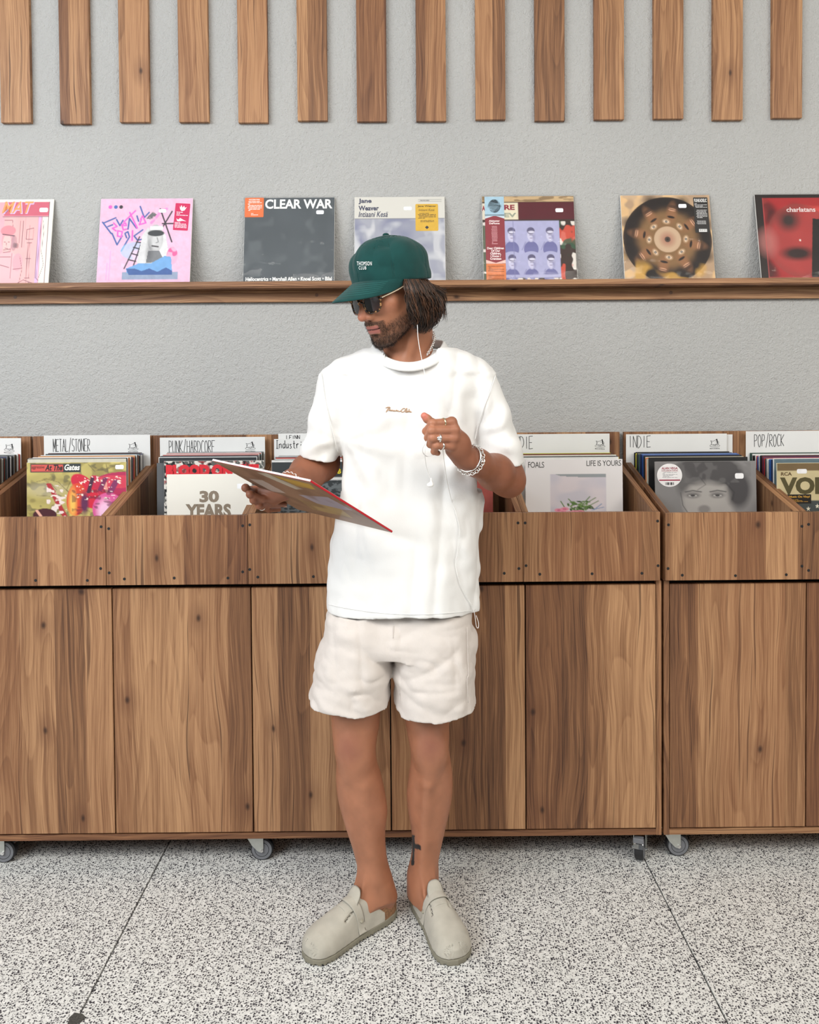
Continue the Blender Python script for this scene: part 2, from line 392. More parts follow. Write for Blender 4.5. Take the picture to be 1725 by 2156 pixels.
# ------------------------------------------------------------------ print raster
class Art:
    def __init__(s, N, col):
        s.N = N; g = (np.arange(N)+.0)/(N-1); s.U, s.V = np.meshgrid(g, g); s.A = np.zeros((N, N, 3)); s.A[:] = srgb(*col); s.px = 1.0/N
    def put(s, m, col, a=1.0):
        m = np.clip(m, 0, 1)[..., None]*a; s.A = s.A*(1-m)+np.array(srgb(*col))*m
    def rect(s, u0, v0, u1, v1, col, a=1.0):
        d = np.minimum(np.minimum(s.U-u0, u1-s.U), np.minimum(s.V-v0, v1-s.V)); s.put(d/s.px+.5, col, a)
    def ell(s, cx, cy, rx, ry, col, rot=0, a=1.0, soft=0):
        c, q = math.cos(rot), math.sin(rot); x = (s.U-cx)*c+(s.V-cy)*q; y = -(s.U-cx)*q+(s.V-cy)*c
        d = (1-np.sqrt((x/rx)**2+(y/ry)**2))*min(rx, ry); s.put(d/(soft or s.px)+.5, col, a)
    def line(s, P, w, col, a=1.0, soft=0):
        D = np.full_like(s.U, 9.0)
        for (x0, y0), (x1, y1) in zip(P[:-1], P[1:]):
            dx, dy = x1-x0, y1-y0; L = dx*dx+dy*dy+1e-12
            t = np.clip(((s.U-x0)*dx+(s.V-y0)*dy)/L, 0, 1); D = np.minimum(D, np.hypot(s.U-x0-t*dx, s.V-y0-t*dy))
        s.put((w/2-D)/(soft or s.px)+.5, col, a)
    def poly(s, P, col, a=1.0):
        ins = np.zeros_like(s.U, bool)
        for (x0, y0), (x1, y1) in zip(P, P[1:]+P[:1]):
            if y0 == y1: continue
            c = ((s.V < y0) != (s.V < y1)) & (s.U < (x1-x0)*(s.V-y0)/(y1-y0)+x0); ins ^= c
        s.put(ins.astype(float), col, a)
    def nz(s, f, seed=0, fy=None, oct=2):
        r = np.random.default_rng(seed); out = 0; amp = 1; tot = 0
        for o in range(oct):
            ny, nx = int((fy or f)*2**o)+2, int(f*2**o)+2; g = r.random((ny, nx))
            y = np.clip(s.V, 0, 1)*(ny-1.001); x = np.clip(s.U, 0, 1)*(nx-1.001); yi, xi = y.astype(int), x.astype(int); ty, tx = y-yi, x-xi
            ty = ty*ty*(3-2*ty); tx = tx*tx*(3-2*tx)
            out = out+amp*((g[yi, xi]*(1-tx)+g[yi, xi+1]*tx)*(1-ty)+(g[yi+1, xi]*(1-tx)+g[yi+1, xi+1]*tx)*ty); tot += amp; amp *= .5
        return out/tot
    def mott(s, f, amt, seed=0, fy=None):
        s.A *= (1+(s.nz(f, seed, fy)-.5)[..., None]*2*amt); s.A = np.clip(s.A, 0, 1)
    def blot(s, f, lo, hi, col, a=1.0, seed=0, fy=None, mask=None):
        m = (s.nz(f, seed, fy)-lo)/(hi-lo); m = np.clip(m, 0, 1)
        if mask is not None: m = m*mask
        s.put(m, col, a)
    def box(s, u0, v0, u1, v1): return ((s.U > u0) & (s.U < u1) & (s.V > v0) & (s.V < v1)).astype(float)

FONTC = bpy.data.curves.new('lettering_curve', 'FONT')
FONTO = bpy.data.objects.new('lettering_curve', FONTC)
def glyphs(txt, bold=0.0, shear=0.0, space=1.0, line=1.0):
    FONTC.body = txt; FONTC.offset = bold; FONTC.shear = shear; FONTC.space_character = space; FONTC.space_line = line; FONTC.resolution_u = 3; FONTC.align_x = 'CENTER'
    if FONTO.name not in COL.objects: COL.objects.link(FONTO)
    dg = bpy.context.evaluated_depsgraph_get(); dg.update()
    me = bpy.data.meshes.new_from_object(FONTO.evaluated_get(dg))
    V = np.array([v.co[:2] for v in me.vertices]); F = [tuple(p.vertices) for p in me.polygons]
    bpy.data.meshes.remove(me); return V, F
def fit(txt, box, **kw):
    """lettering stretched into box=(u0,v0,u1,v1), v measured downwards"""
    V, F = glyphs(txt, **kw); lo, hi = V.min(0), V.max(0); t = (V-lo)/(hi-lo+1e-9)
    return np.c_[box[0]+t[:, 0]*(box[2]-box[0]), box[3]-t[:, 1]*(box[3]-box[1])], F

def frame(o, ux, uz):
    """matrix from local (x right, y back, z up)"""
    o = Vector(o); ux = Vector(ux).normalized(); uz = Vector(uz).normalized(); uy = uz.cross(ux)
    return Matrix(((ux.x, uy.x, uz.x, o.x), (ux.y, uy.y, uz.y, o.y), (ux.z, uy.z, uz.z, o.z), (0, 0, 0, 1)))

def sleeve(name, label, cat, group, M4, W_, H_, T_, art=None, edge=(235, 233, 228), texts=(), stickers=(), gloss=False, plastic=0, part='cover_print'):
    """record sleeve: local x 0..W, y 0 (front)..T, z 0..H"""
    root = MB().box(0, W_, 0, T_, 0, H_, c=.0006).build(name, flat(*edge), label=label, cat=cat, group=group)
    root.matrix_world = M4
    e = -.0003
    if art is not None:
        N = art.N; g_ = np.arange(N)/(N-1); GU, GV = np.meshgrid(g_, g_); X = GU*(W_-.0012)+.0006; Z = (1-GV)*(H_-.0012)+.0006; Vv = np.c_[X.ravel(), np.full(N*N, e), Z.ravel()]
        i = np.arange(N*N).reshape(N, N); Fq = np.stack([i[:-1, :-1], i[1:, :-1], i[1:, 1:], i[:-1, 1:]], -1).reshape(-1, 4)
        c = mk(part, Vv, Fq, M['print_gloss' if gloss else 'print'], root, local=True)
        ca = c.data.color_attributes.new('Col', 'FLOAT_COLOR', 'POINT')
        ca.data.foreach_set('color', np.c_[art.A.reshape(-1, 3), np.ones(N*N)].astype(np.float32).ravel())
    def flatmesh(nm, items, off, lab=None):
        mb = MB(); mats = []
        for V2, F2, col in items:
            m_ = flat(*col) if isinstance(col, tuple) else col
            if m_ not in mats: mats.append(m_)
            V2 = np.asarray(V2); mb.add(np.c_[V2[:, 0]*W_, np.full(len(V2), off), (1-V2[:, 1])*H_], F2, mats.index(m_))
        o = mk(nm, mb.V, mb.F, mats, root, mi=mb.M, local=True)
        if lab: o['label'] = lab
        return o
    for t in texts: flatmesh('lettering', [(*fit(t[0], t[1], **(t[3] if len(t) > 3 else {})), t[2])], e-.0003-.00004*texts.index(t))
    for st in stickers:
        (u0, v0, u1, v1), col, nm, lab = st[:4]; lay = st[4] if len(st) > 4 else []
        rot = st[5] if len(st) > 5 else 0
        cu, cv = (u0+u1)/2, (v0+v1)/2
        def R(V2):
            V2 = np.asarray(V2, float)-[cu, cv]; c_, s_ = math.cos(rot), math.sin(rot)
            return V2@np.array([[c_, s_], [-s_, c_]])+[cu, cv]
        if nm == 'round_sticker':
            P = [(cu+(u1-u0)/2*math.cos(a), cv+(v1-v0)/2*math.sin(a)) for a in np.linspace(0, 2*math.pi, 40, endpoint=False)]
        else:
            r_ = min(u1-u0, v1-v0)*(.3 if nm == 'price_sticker' else .05); P = []
            for (qx, qy, a0) in ((u1-r_, v1-r_, 0), (u0+r_, v1-r_, .5), (u0+r_, v0+r_, 1), (u1-r_, v0+r_, 1.5)):
                for a in np.linspace(a0, a0+.5, 4): P.append((qx+r_*math.cos(a*math.pi), qy+r_*math.sin(a*math.pi)))
        P = R(P); k = len(P)
        V3 = [(p[0]*W_, e-.0006, (1-p[1])*H_) for p in P]+[(p[0]*W_, e-.0001, (1-p[1])*H_) for p in P]
        so = mk(nm, V3, [tuple(range(k))]+[(i, (i+1) % k, k+(i+1) % k, k+i) for i in range(k)], flat(*col), root, local=True)
        if lab: so['label'] = lab
        if lay:
            mb = MB(); mats = []
            for it in lay:
                if it[0] == 'bar':
                    b = it[1]; V2, F2 = [(b[0], b[1]), (b[2], b[1]), (b[2], b[3]), (b[0], b[3])], [(0, 1, 2, 3)]; cc = it[2]
                elif it[0] == 'ln':   # rows of unreadably small print
                    u_0, v_0, u_1, v_1, nrow = it[1]; V2, F2 = [], []
                    for q in range(nrow):
                        vv = v_0+(v_1-v_0)*q/nrow; hh = (v_1-v_0)/nrow*.45; x = u_0+random.random()*.1*(u_1-u_0)
                        while x < u_1-.002:
                            x2 = min(u_1, x+random.uniform(.12, .3)*(u_1-u_0)); b0 = len(V2)
                            V2 += [(x, vv), (x2, vv), (x2, vv+hh), (x, vv+hh)]; F2.append((b0, b0+1, b0+2, b0+3)); x = x2+.03*(u_1-u_0)
                            if random.random() < .12: break
                    cc = it[2]
                elif it[0] == 'poly': V2, F2, cc = it[1], [tuple(range(len(it[1])))], it[2]
                else: V2, F2 = fit(it[0], it[1], **(it[3] if len(it) > 3 else {})); cc = it[2]
                m_ = flat(*cc)
                if m_ not in mats: mats.append(m_)
                V2 = R(V2); mb.add(np.c_[V2[:, 0]*W_, np.full(len(V2), e-.0008), (1-V2[:, 1])*H_], F2, mats.index(m_))
            mk('sticker_print', mb.V, mb.F, mats, so, mi=mb.M, local=True)
    if plastic:
        g = plastic
        MB().box(-g, W_+g, -.0022, T_+.0010, 0, H_+g, c=.0004).build('plastic_sleeve', M['plastic'], root, local=True)
    return root

def place(pl, pr, ptop, Y, lean=.0, w=.315, roll=0.0):
    """frame for a sleeve whose top-left / top-right corners sit at photo columns pl, pr at depth Y"""
    a = at(pl, ptop, Y); ux = Vector((math.cos(roll), 0, math.sin(roll)))
    uz = Vector((-math.sin(roll), math.sin(lean)*1.0, math.cos(lean)))
    uz = (uz-ux*uz.dot(ux)).normalized()
    o = Vector(a)-uz*w
    return frame(o, ux, uz)

# ------------------------------------------------------------------ ledge records
def shelf_rec(pl, pr, label, art, yb=2.800, **kw):
    W_ = (at(pr, 500, 2.825)-at(pl, 500, 2.825))[0]; H_ = .313
    x0 = at(pl, 500, 2.825)[0]; lean = math.atan2(WALL-.006-yb, H_)
    lean = math.asin(min(.9, (WALL-.0065-yb)/H_))*kw.pop('lf', 1.0)
    M4 = frame((x0, yb, 1.7475), (1, 0, 0), (0, math.sin(lean), math.cos(lean)))
    return sleeve('record_sleeve', label, 'record', 'records displayed on the picture ledge', M4, W_, H_, .0045, art, **kw)
N1 = 170
# 1 line drawing on pink
a = Art(N1, (232, 232, 218)); a.U = (a.U-.48)/.52; a.rect(-1, .03, .92, 1.0, (224, 160, 172)); a.rect(.02, .03, .92, .19, (196, 88, 108))
a.rect(.04, .2, .72, .99, (232, 168, 168)); a.rect(.72, .2, .78, .98, (206, 168, 206)); a.rect(.8, .2, .91, 1, (224, 216, 206)); a.mott(5, .08, 3)
ink = (92, 62, 74)
for P in ([(.72, .2), (.73, .9)], [(.78, .2), (.75, .9), (.8, .93)], [(.0, .2), (.92, .2)], [(.92, .03), (.92, 1)], [(.82, .25), (.84, .4), (.82, .6), (.88, .75), (.8, .9)], [(.46, .2), (.46, .55)], [(.56, .3), (.56, .95)], [(.52, .5), (.62, .5)], [(.52, .68), (.62, .68)], [(.52, .9), (.62, .9)], [(.54, .5), (.55, .9)], [(.58, .5), (.6, .9)], [(.5, .35), (.64, .33), (.64, .46), (.5, .46), (.5, .35)], [(.36, .25), (.36, .5)], [(.42, .25), (.42, .55)], [(.04, .24), (.2, .24), (.22, .33), (.02, .33)], [(.6, .95), (.8, 1.0)], [(.26, 1), (.5, .92), (.7, .96)]): a.line(P, .007, ink)
a.ell(.14, .47, .13, .12, (214, 150, 158)); a.ell(.26, .5, .06, .09, (150, 118, 128), a=.6); a.ell(.12, .5, .085, .1, (238, 178, 176)); a.ell(.13, .36, .15, .06, (216, 130, 140)); a.line([(.02, .4), (.26, .42)], .012, ink)
for x in (.3, .27, .33): a.ell(x, .5+x*.1, .03, .03, (90, 60, 70), a=.5)
a.poly([(.0, .62), (.1, .6), (.22, .6), (.36, .66), (.44, .78), (.4, .95), (.3, 1), (0, 1)], (236, 170, 176)); a.ell(.36, .72, .1, .1, (228, 156, 166))
for P in ([(.0, .66), (.22, .66)], [(.24, .62), (.24, .9)], [(.28, .8), (.44, .79)], [(.02, .75), (.2, .78)], [(.06, .58), (.2, .57), (.2, .6), (.06, .61)], [(.4, .66), (.46, .8), (.42, .95), (.3, 1)], [(.06, .49), (.09, .49)], [(.14, .49), (.17, .49)], [(.11, .5), (.12, .54)], [(.09, .56), (.15, .565)]): a.line(P, .007, ink)
shelf_rec(-98, 106, 'pink illustrated record sleeve with cream border, cut off by the left edge of the photo', a,
    texts=[('MAT', (.475, .035, .80, .17), (205, 168, 206), dict(bold=.03, shear=.3)), ('MAT', (.465, .025, .79, .16), (244, 150, 90), dict(bold=.012, shear=.3))],
    stickers=[((.855, .10, .945, .15), (240, 240, 244), 'price_sticker', 'white price sticker')])
# 2 pink collage
a = Art(N1, (226, 180, 206)); a.mott(3, .04, 5)
a.ell(.1, .06, .001, .001, (0, 0, 0))
for x, c in ((.105, (226, 96, 184)), (.165, (66, 104, 168)), (.222, (52, 54, 60))): a.ell(x, .095, .021, .021, c)
B, Pk, Dk = (66, 96, 160), (226, 96, 190), (52, 52, 58)
for P, c in (([(.03, .27), (.13, .4)], B), ([(.04, .28), (.17, .22)], B), ([(.09, .32), (.14, .3)], B), ([(.18, .24), (.22, .31), (.25, .25)], B), ([(.15, .28), (.19, .32), (.14, .34), (.18, .37)], Pk), ([(.24, .31), (.29, .31), (.28, .28), (.24, .3), (.26, .36), (.3, .35)], Pk), ([(.26, .27), (.38, .14)], Pk), ([(.31, .35), (.32, .23), (.4, .34)], B), ([(.32, .16), (.41, .34)], Pk), ([(.4, .2), (.42, .26)], B), ([(.43, .09), (.48, .22), (.53, .16)], B), ([(.44, .24), (.46, .2), (.5, .28), (.43, .3), (.45, .24)], Pk), ([(.14, .4), (.2, .53), (.25, .43)], B), ([(.2, .37), (.25, .38), (.24, .44), (.2, .43), (.2, .37)], Pk), ([(.25, .6), (.33, .44), (.31, .38), (.28, .4), (.3, .45)], B), ([(.36, .37), (.36, .48)], Pk), ([(.47, .36), (.38, .43), (.42, .48), (.5, .46)], B)): a.line(P, .017, c)
a.ell(.4, .6, .16, .1, (150, 196, 226), a=.6); a.blot(12, .5, .7, (236, 196, 222), .7, 6, mask=a.box(.26, .48, .48, .78))
for P in ([(.29, .8), (.44, .44)], [(.38, .8), (.48, .44)], [(.33, .7), (.41, .72)], [(.36, .63), (.43, .65)], [(.38, .56), (.45, .58)], [(.41, .5), (.47, .51)]): a.line(P, .014, Dk)
a.poly([(.5, .23), (.57, .15), (.64, .2), (.6, .25)], (100, 102, 104))
a.line([(.56, .28), (.66, .15), (.72, .12)], .03, (236, 140, 196)); a.blot(20, .45, .6, (226, 180, 206), .8, 2, mask=a.box(.52, .1, .76, .3))
for P in ([(.65, .12), (.79, .5)], [(.68, .29), (.82, .29)], [(.78, .15), (.68, .34)]): a.line(P, .016, Dk)
a.poly([(.42, .74), (.47, .42), (.53, .33), (.57, .4), (.6, .74)], (206, 206, 208)); a.poly([(.66, .34), (.72, .42), (.77, .66), (.72, .72), (.66, .6)], (214, 214, 216))
a.ell(.61, .46, .085, .16, (176, 176, 178)); a.ell(.63, .5, .06, .1, (196, 196, 198), soft=.03); a.rect(.55, .32, .69, .36, (226, 228, 230)); a.ell(.615, .4, .09, .035, (62, 64, 68)); a.poly([(.54, .6), (.66, .6), (.72, .72), (.52, .74)], (120, 122, 126))
a.line([(.58, .545), (.645, .555)], .016, (70, 66, 70)); a.line([(.63, .45), (.645, .5), (.62, .51)], .008, (110, 110, 114)); a.ell(.55, .62, .03, .1, (70, 70, 74), a=.5, soft=.04)
a.ell(.8, .66, .06, .1, (226, 96, 150)); a.blot(16, .45, .55, (226, 180, 206), .8, 4, mask=a.box(.74, .56, .9, .85))
a.rect(.27, .84, .87, .925, (140, 154, 180)); a.mott(60, .05, 8)
a.poly([(.31, .8), (.45, .74), (.58, .74), (.63, .71), (.72, .66), (.79, .67), (.81, .86), (.4, .87), (.32, .85)], (112, 160, 210)); a.poly([(.31, .8), (.4, .8), (.48, .83), (.56, .8), (.65, .84), (.74, .79), (.81, .83), (.81, .87), (.34, .87)], (66, 94, 150)); a.mott(24, .08, 9)
a.line([(.1, .93), (.105, .74)], .012, (222, 160, 206), .8); a.line([(.13, .93), (.135, .6)], .012, (222, 160, 206), .8)
wt = (248, 224, 234); sr = (.805, .06, .965, .37)
shelf_rec(206, 402, 'light pink record sleeve with blue and magenta hand-drawn letters and a red sticker', a, gloss=True,
    stickers=[(sr, (196, 22, 84), 'hype_sticker', 'crimson rectangular sticker', [('poly', [(.85, .09), (.86, .11), (.87, .08), (.885, .11), (.9, .085), (.91, .11), (.93, .1), (.91, .14), (.88, .15), (.86, .13)], wt), ('ln', (.82, .16, .95, .21, 3), wt), ('poly', [(.83, .235), (.85, .25), (.87, .23), (.9, .245), (.94, .265), (.9, .26), (.86, .27), (.84, .265)], wt), ('ln', (.815, .28, .95, .35, 5), wt)], .06),
              ((.635, .125, .715, .165), (236, 238, 244), 'price_sticker', 'white price sticker')])
# 3 dark grey
a = Art(N1, (82, 88, 93)); a.mott(4, .1, 12); a.blot(6, .62, .8, (104, 110, 114), .6, 3)
wt = (242, 242, 240)
shelf_rec(513, 704, 'plain dark grey record sleeve with bold white title and an orange sticker', a, gloss=True, plastic=.003,
    texts=[('CLEAR WAR', (.225, .02, .975, .13), wt, dict(bold=.03)), ('Heliocentrics • Marshall Allen • Knoel Scott • Bilal', (.03, .905, .975, .950), wt, dict(bold=.03))],
    stickers=[((.0, .0, .21, .225), (222, 112, 58), 'hype_sticker', 'orange corner sticker', [('NUCLEAR WAR', (.045, .015, .165, .03), wt, dict(bold=.03)), ('ln', (.03, .04, .19, .16, 8), wt), ('ln', (.07, .18, .15, .21, 2), wt)]),
              ((.795, .15, .88, .195), (238, 240, 246), 'price_sticker', 'white price sticker')])
# 4 pale grey and violet
a = Art(N1, (205, 203, 196)); a.rect(0, .25, 1, 1, (158, 160, 172)); lo = a.box(0, .25, 1, 1)
a.blot(4, .4, .7, (120, 124, 150), .75, 21, mask=lo); a.blot(5, .5, .75, (196, 198, 202), .7, 22, 9, mask=lo); a.blot(9, .62, .8, (212, 212, 214), .5, 23, 4, mask=lo); a.line([(0, .25), (1, .25)], .006, (120, 120, 124)); a.rect(.71, .03, .965, .035, (140, 140, 140)); a.rect(.71, .052, .965, .057, (140, 140, 140))
nv = (52, 56, 84)
shelf_rec(746, 938, 'pale grey record sleeve with slim navy title and a mustard sticker, behind the green cap', a, gloss=True,
    texts=[('Jane', (.045, .018, .19, .083), nv, dict(bold=.03)), ('Weaver', (.045, .10, .27, .157), nv, dict(bold=.03)), ('Intiaani Kesä', (.045, .168, .37, .232), nv, dict(shear=.25, bold=.012)), ('FIRE RECORDS', (.73, .038, .83, .05), nv, {})],
    stickers=[((.675, .085, .925, .395), (206, 164, 52), 'hype_sticker', 'mustard yellow sticker', [('Jane Weaver', (.7, .1, .905, .125), (52, 44, 34), dict(bold=.02)), ('Intiaani Kesä', (.71, .14, .885, .168), (70, 56, 34), dict(shear=.25)), ('ln', (.7, .19, .9, .26, 5), (90, 70, 34)), ('ln', (.725, .275, .88, .3, 2), (90, 70, 34)), ('poly', [(.8, .335), (.822, .355), (.8, .375), (.778, .355)], (40, 40, 50))]),
              ((.545, .115, .635, .155), (240, 240, 246), 'price_sticker', 'white price sticker')])
# 5 wall of posters
a = Art(N1, (60, 46, 42)); a.rect(0, 0, 1, .065, (198, 170, 130)); a.blot(10, .5, .6, (110, 86, 60), .7, 31, 40, mask=a.box(0, 0, 1, .06)); a.rect(.38, .07, 1, .27, (88, 30, 40)); a.mott(5, .12, 32, 30)
a.rect(.22, .075, .39, .27, (222, 214, 190)); a.rect(0, .08, .05, .27, (214, 206, 190)); a.rect(.22, .285, .83, .93, (172, 172, 206)); a.mott(30, .06, 33)
for r_, cy in enumerate((.42, .73)):
    for cx in (.31, .52, .725):
        a.ell(cx, cy+.19, .078, .09, (112, 112, 160)); a.rect(cx-.075, cy+.17, cx+.075, cy+.215, (116, 116, 164)); a.ell(cx, cy+.28, .1, .065, (172, 172, 206)); a.rect(cx-.015, cy+.07, cx+.015, cy+.11, (184, 182, 210)); a.ell(cx+.0, cy+.035, .04, .062, (200, 198, 222)); a.ell(cx+.03, cy+.05, .014, .04, (150, 148, 184), soft=.02); a.ell(cx, cy-.02, .042, .04, (96, 92, 122)); a.ell(cx+.005, cy-.005, .034, .014, (210, 208, 226)); a.line([(cx-.015, cy+.03), (cx+.018, cy+.03)], .006, (96, 92, 122)); a.line([(cx-.008, cy+.065), (cx+.01, cy+.065)], .006, (120, 96, 132)); a.line([(cx-.1, cy+.2), (cx-.06, cy+.11)], .008, (130, 130, 174), .8)
a.rect(.22, .9, .83, .935, (172, 172, 206)); a.line([(.33, .285), (.335, .93)], .006, (130, 130, 170))
dm = a.box(.83, .29, 1, 1); a.blot(14, .52, .58, (222, 216, 208), 1, 35, 9, mask=dm); a.blot(11, .6, .66, (206, 84, 66), .9, 36, 9, mask=dm); a.blot(11, .62, .68, (56, 88, 66), .9, 37, 9, mask=dm)
dm = a.box(.22, .935, .84, .99); a.blot(20, .5, .56, (226, 216, 206), 1, 38, 20, mask=dm); a.rect(0, .3, .03, 1, (96, 104, 88)); a.blot(8, .5, .55, (220, 214, 210), 1, 39, 20, mask=a.box(0, .3, .04, 1)); a.rect(.22, .97, 1, 1, (52, 40, 36))
shelf_rec(1017, 1213, 'record sleeve with a grid of six capped heads in violet and a maroon side strip', a, gloss=True, plastic=.004,
    texts=[('RE', (.24, .10, .355, .16), (140, 40, 56), dict(bold=.04)), ('EV', (.235, .195, .37, .245), (150, 156, 140), dict(bold=.04)), ('A', (0, .11, .035, .17), (150, 40, 60), dict(bold=.03))],
    stickers=[((.03, .005, .24, .995), (138, 42, 54), 'paper_strip', 'maroon, pale blue and orange paper strip', [('bar', (.03, .005, .24, .23), (164, 196, 214)), ('bar', (.03, .77, .24, .995), (214, 122, 66)), ('poly', [(.03, .21), (.24, .21), (.24, .26), (.135, .225), (.03, .26)], (200, 216, 226)), ('poly', [(.03, .775), (.03, .73), (.135, .765), (.24, .73), (.24, .775)], (232, 190, 180)),
        ('poly', [(.135+.066*math.cos(t), .115+.078*math.sin(t)) for t in np.linspace(0, 6.283, 24, endpoint=False)], (58, 66, 74)), ('bar', (.062, .1, .21, .13), (176, 206, 222)), ('ln', (.07, .104, .2, .126, 2), (52, 60, 70)),
        ('Alabaster\nDePlume', (.07, .275, .19, .325), (240, 226, 226), dict(bold=.04)), ('ln', (.095, .345, .16, .56, 13), (214, 160, 166)), ('Dear Children\nOf Our\nChildren,\nI Know /\nCremisan', (.045, .585, .225, .73), (240, 226, 226), dict(bold=.04, line=.9)), ('ln', (.045, .8, .22, .87, 6), (96, 50, 34)), ('ln', (.045, .9, .22, .97, 6), (96, 50, 34))]),
              ((.795, .145, .88, .19), (240, 240, 246), 'price_sticker', 'white price sticker')])
# 6 picture disc in clear bag
a = Art(N1, (178, 150, 122)); a.blot(5, .5, .7, (206, 176, 142), .8, 41); a.blot(9, .6, .72, (236, 196, 140), .6, 42)
a.ell(.5, .51, .493, .488, (24, 20, 20)); a.ell(.5, .51, .485, .48, (62, 46, 36))
rr = np.hypot(a.U-.5, a.V-.51); th = np.arctan2(a.V-.51, a.U-.5); disc = np.clip((.48-rr)/.01, 0, 1)
a.put(disc*np.clip((.4-rr)/.12, 0, 1), (132, 100, 66)); a.put(disc*np.clip((rr-.31)/.10, 0, 1)*.95, (26, 20, 20))
for k in range(8):
    t = math.radians(12+45*k); c_, s_ = math.cos(t), math.sin(t)
    def q(r, w): return (.5+r*c_-w*s_, .51+r*s_+w*c_)
    x, y = q(.31, 0); a.ell(x, y, .11, .05, (150, 104, 72), t, soft=.05, a=.85)
    x, y = q(.35, 0); a.ell(x, y, .017, .045, (206, 158, 126), t); a.line([q(.352, -.045), q(.35, .045)], .008, (70, 34, 28)); a.ell(*q(.385, 0), .02, .05, (60, 40, 32), t, soft=.02, a=.8)
    x, y = q(.262, 0); a.ell(x, y, .014, .042, (40, 28, 24), t)
    for w in (-.045,):
        x, y = q(.2, w+.0); a.ell(x, y, .028, .04, (196, 164, 130), t, soft=.02); a.ell(x, y, .014, .03, (220, 200, 180), t); a.ell(x, y, .013, .013, (40, 26, 22)); a.ell(x, y, .004, .004, (240, 236, 226))
    x, y = q(.43, .1); a.ell(x, y, .09, .07, (30, 22, 22), t, soft=.06, a=.8)
a.ell(.5, .51, .15, .148, (196, 168, 140), soft=.01); a.ell(.5, .51, .07, .07, (160, 96, 80), soft=.08, a=.7); a.ell(.5, .51, .032, .032, (74, 60, 52)); a.ell(.5, .51, .012, .012, (20, 18, 18))
a.blot(5, .6, .75, (206, 160, 76), .8, 44, mask=np.clip((a.V-.72)/.1, 0, 1))
shelf_rec(1312, 1502, 'clear-bagged round picture disc with a ring of brown faces and a black sticker', a, gloss=True, plastic=.003,
    stickers=[((.815, .03, .975, .435), (18, 16, 18), 'hype_sticker', 'black track list sticker', [('FUNKADELIC', (.825, .045, .965, .085), (226, 226, 226), dict(bold=.03)), ('ln', (.825, .1, .965, .155, 4), (206, 206, 206)), ('ln', (.835, .175, .96, .275, 7), (206, 206, 206)), ('ln', (.835, .3, .94, .345, 4), (206, 206, 206)), ('bar', (.855, .395, .945, .428), (232, 232, 232))]+[('bar', (.86+.01*k, .4, .863+.01*k+.003*(k % 2), .42), (18, 16, 18)) for k in range(8)]),
              ((.645, .105, .735, .15), (240, 240, 246), 'price_sticker', 'white price sticker')])
# 7 red and gold
a = Art(N1, (34, 26, 26)); a.rect(.08, .04, 1, .95, (166, 42, 46)); a.blot(3, .45, .7, (60, 22, 26), .9, 51, mask=a.box(.08, .04, 1, .95)); a.blot(4, .55, .75, (214, 84, 78), .8, 52, mask=a.box(.08, .04, 1, .95))
a.ell(.46, .53, .37, .42, (112, 66, 60), a=.5); a.ell(.46, .53, .35, .4, (172, 60, 60), soft=.1, a=.85); a.ell(.35, .3, .1, .1, (54, 40, 40), soft=.12); a.ell(.42, .68, .16, .07, (44, 26, 28), soft=.06); a.ell(.1, .55, .1, .14, (190, 120, 116), soft=.1, a=.6); a.ell(.46, .53, .01, .012, (230, 220, 214))
a.line([(.08, .95), (1, .95)], .005, (206, 90, 90)); a.line([(.085, .04), (.085, .95)], .005, (206, 90, 90)); a.poly([(.62, .28), (.8, .3), (.82, .95), (.55, .95)], (24, 20, 22)); a.line([(.74, .42), (.7, .9)], .02, (190, 40, 50)); a.line([(.78, .42), (.74, .9)], .012, (220, 120, 120)); a.rect(.82, .3, 1, .95, (150, 44, 46))
shelf_rec(1598, 1790, 'dark red and black record sleeve with white lettering, cut by the right photo edge', a, gloss=True, plastic=.002,
    texts=[('charlatans', (.34, .15, .66, .205), (226, 214, 214), dict(bold=.02))])
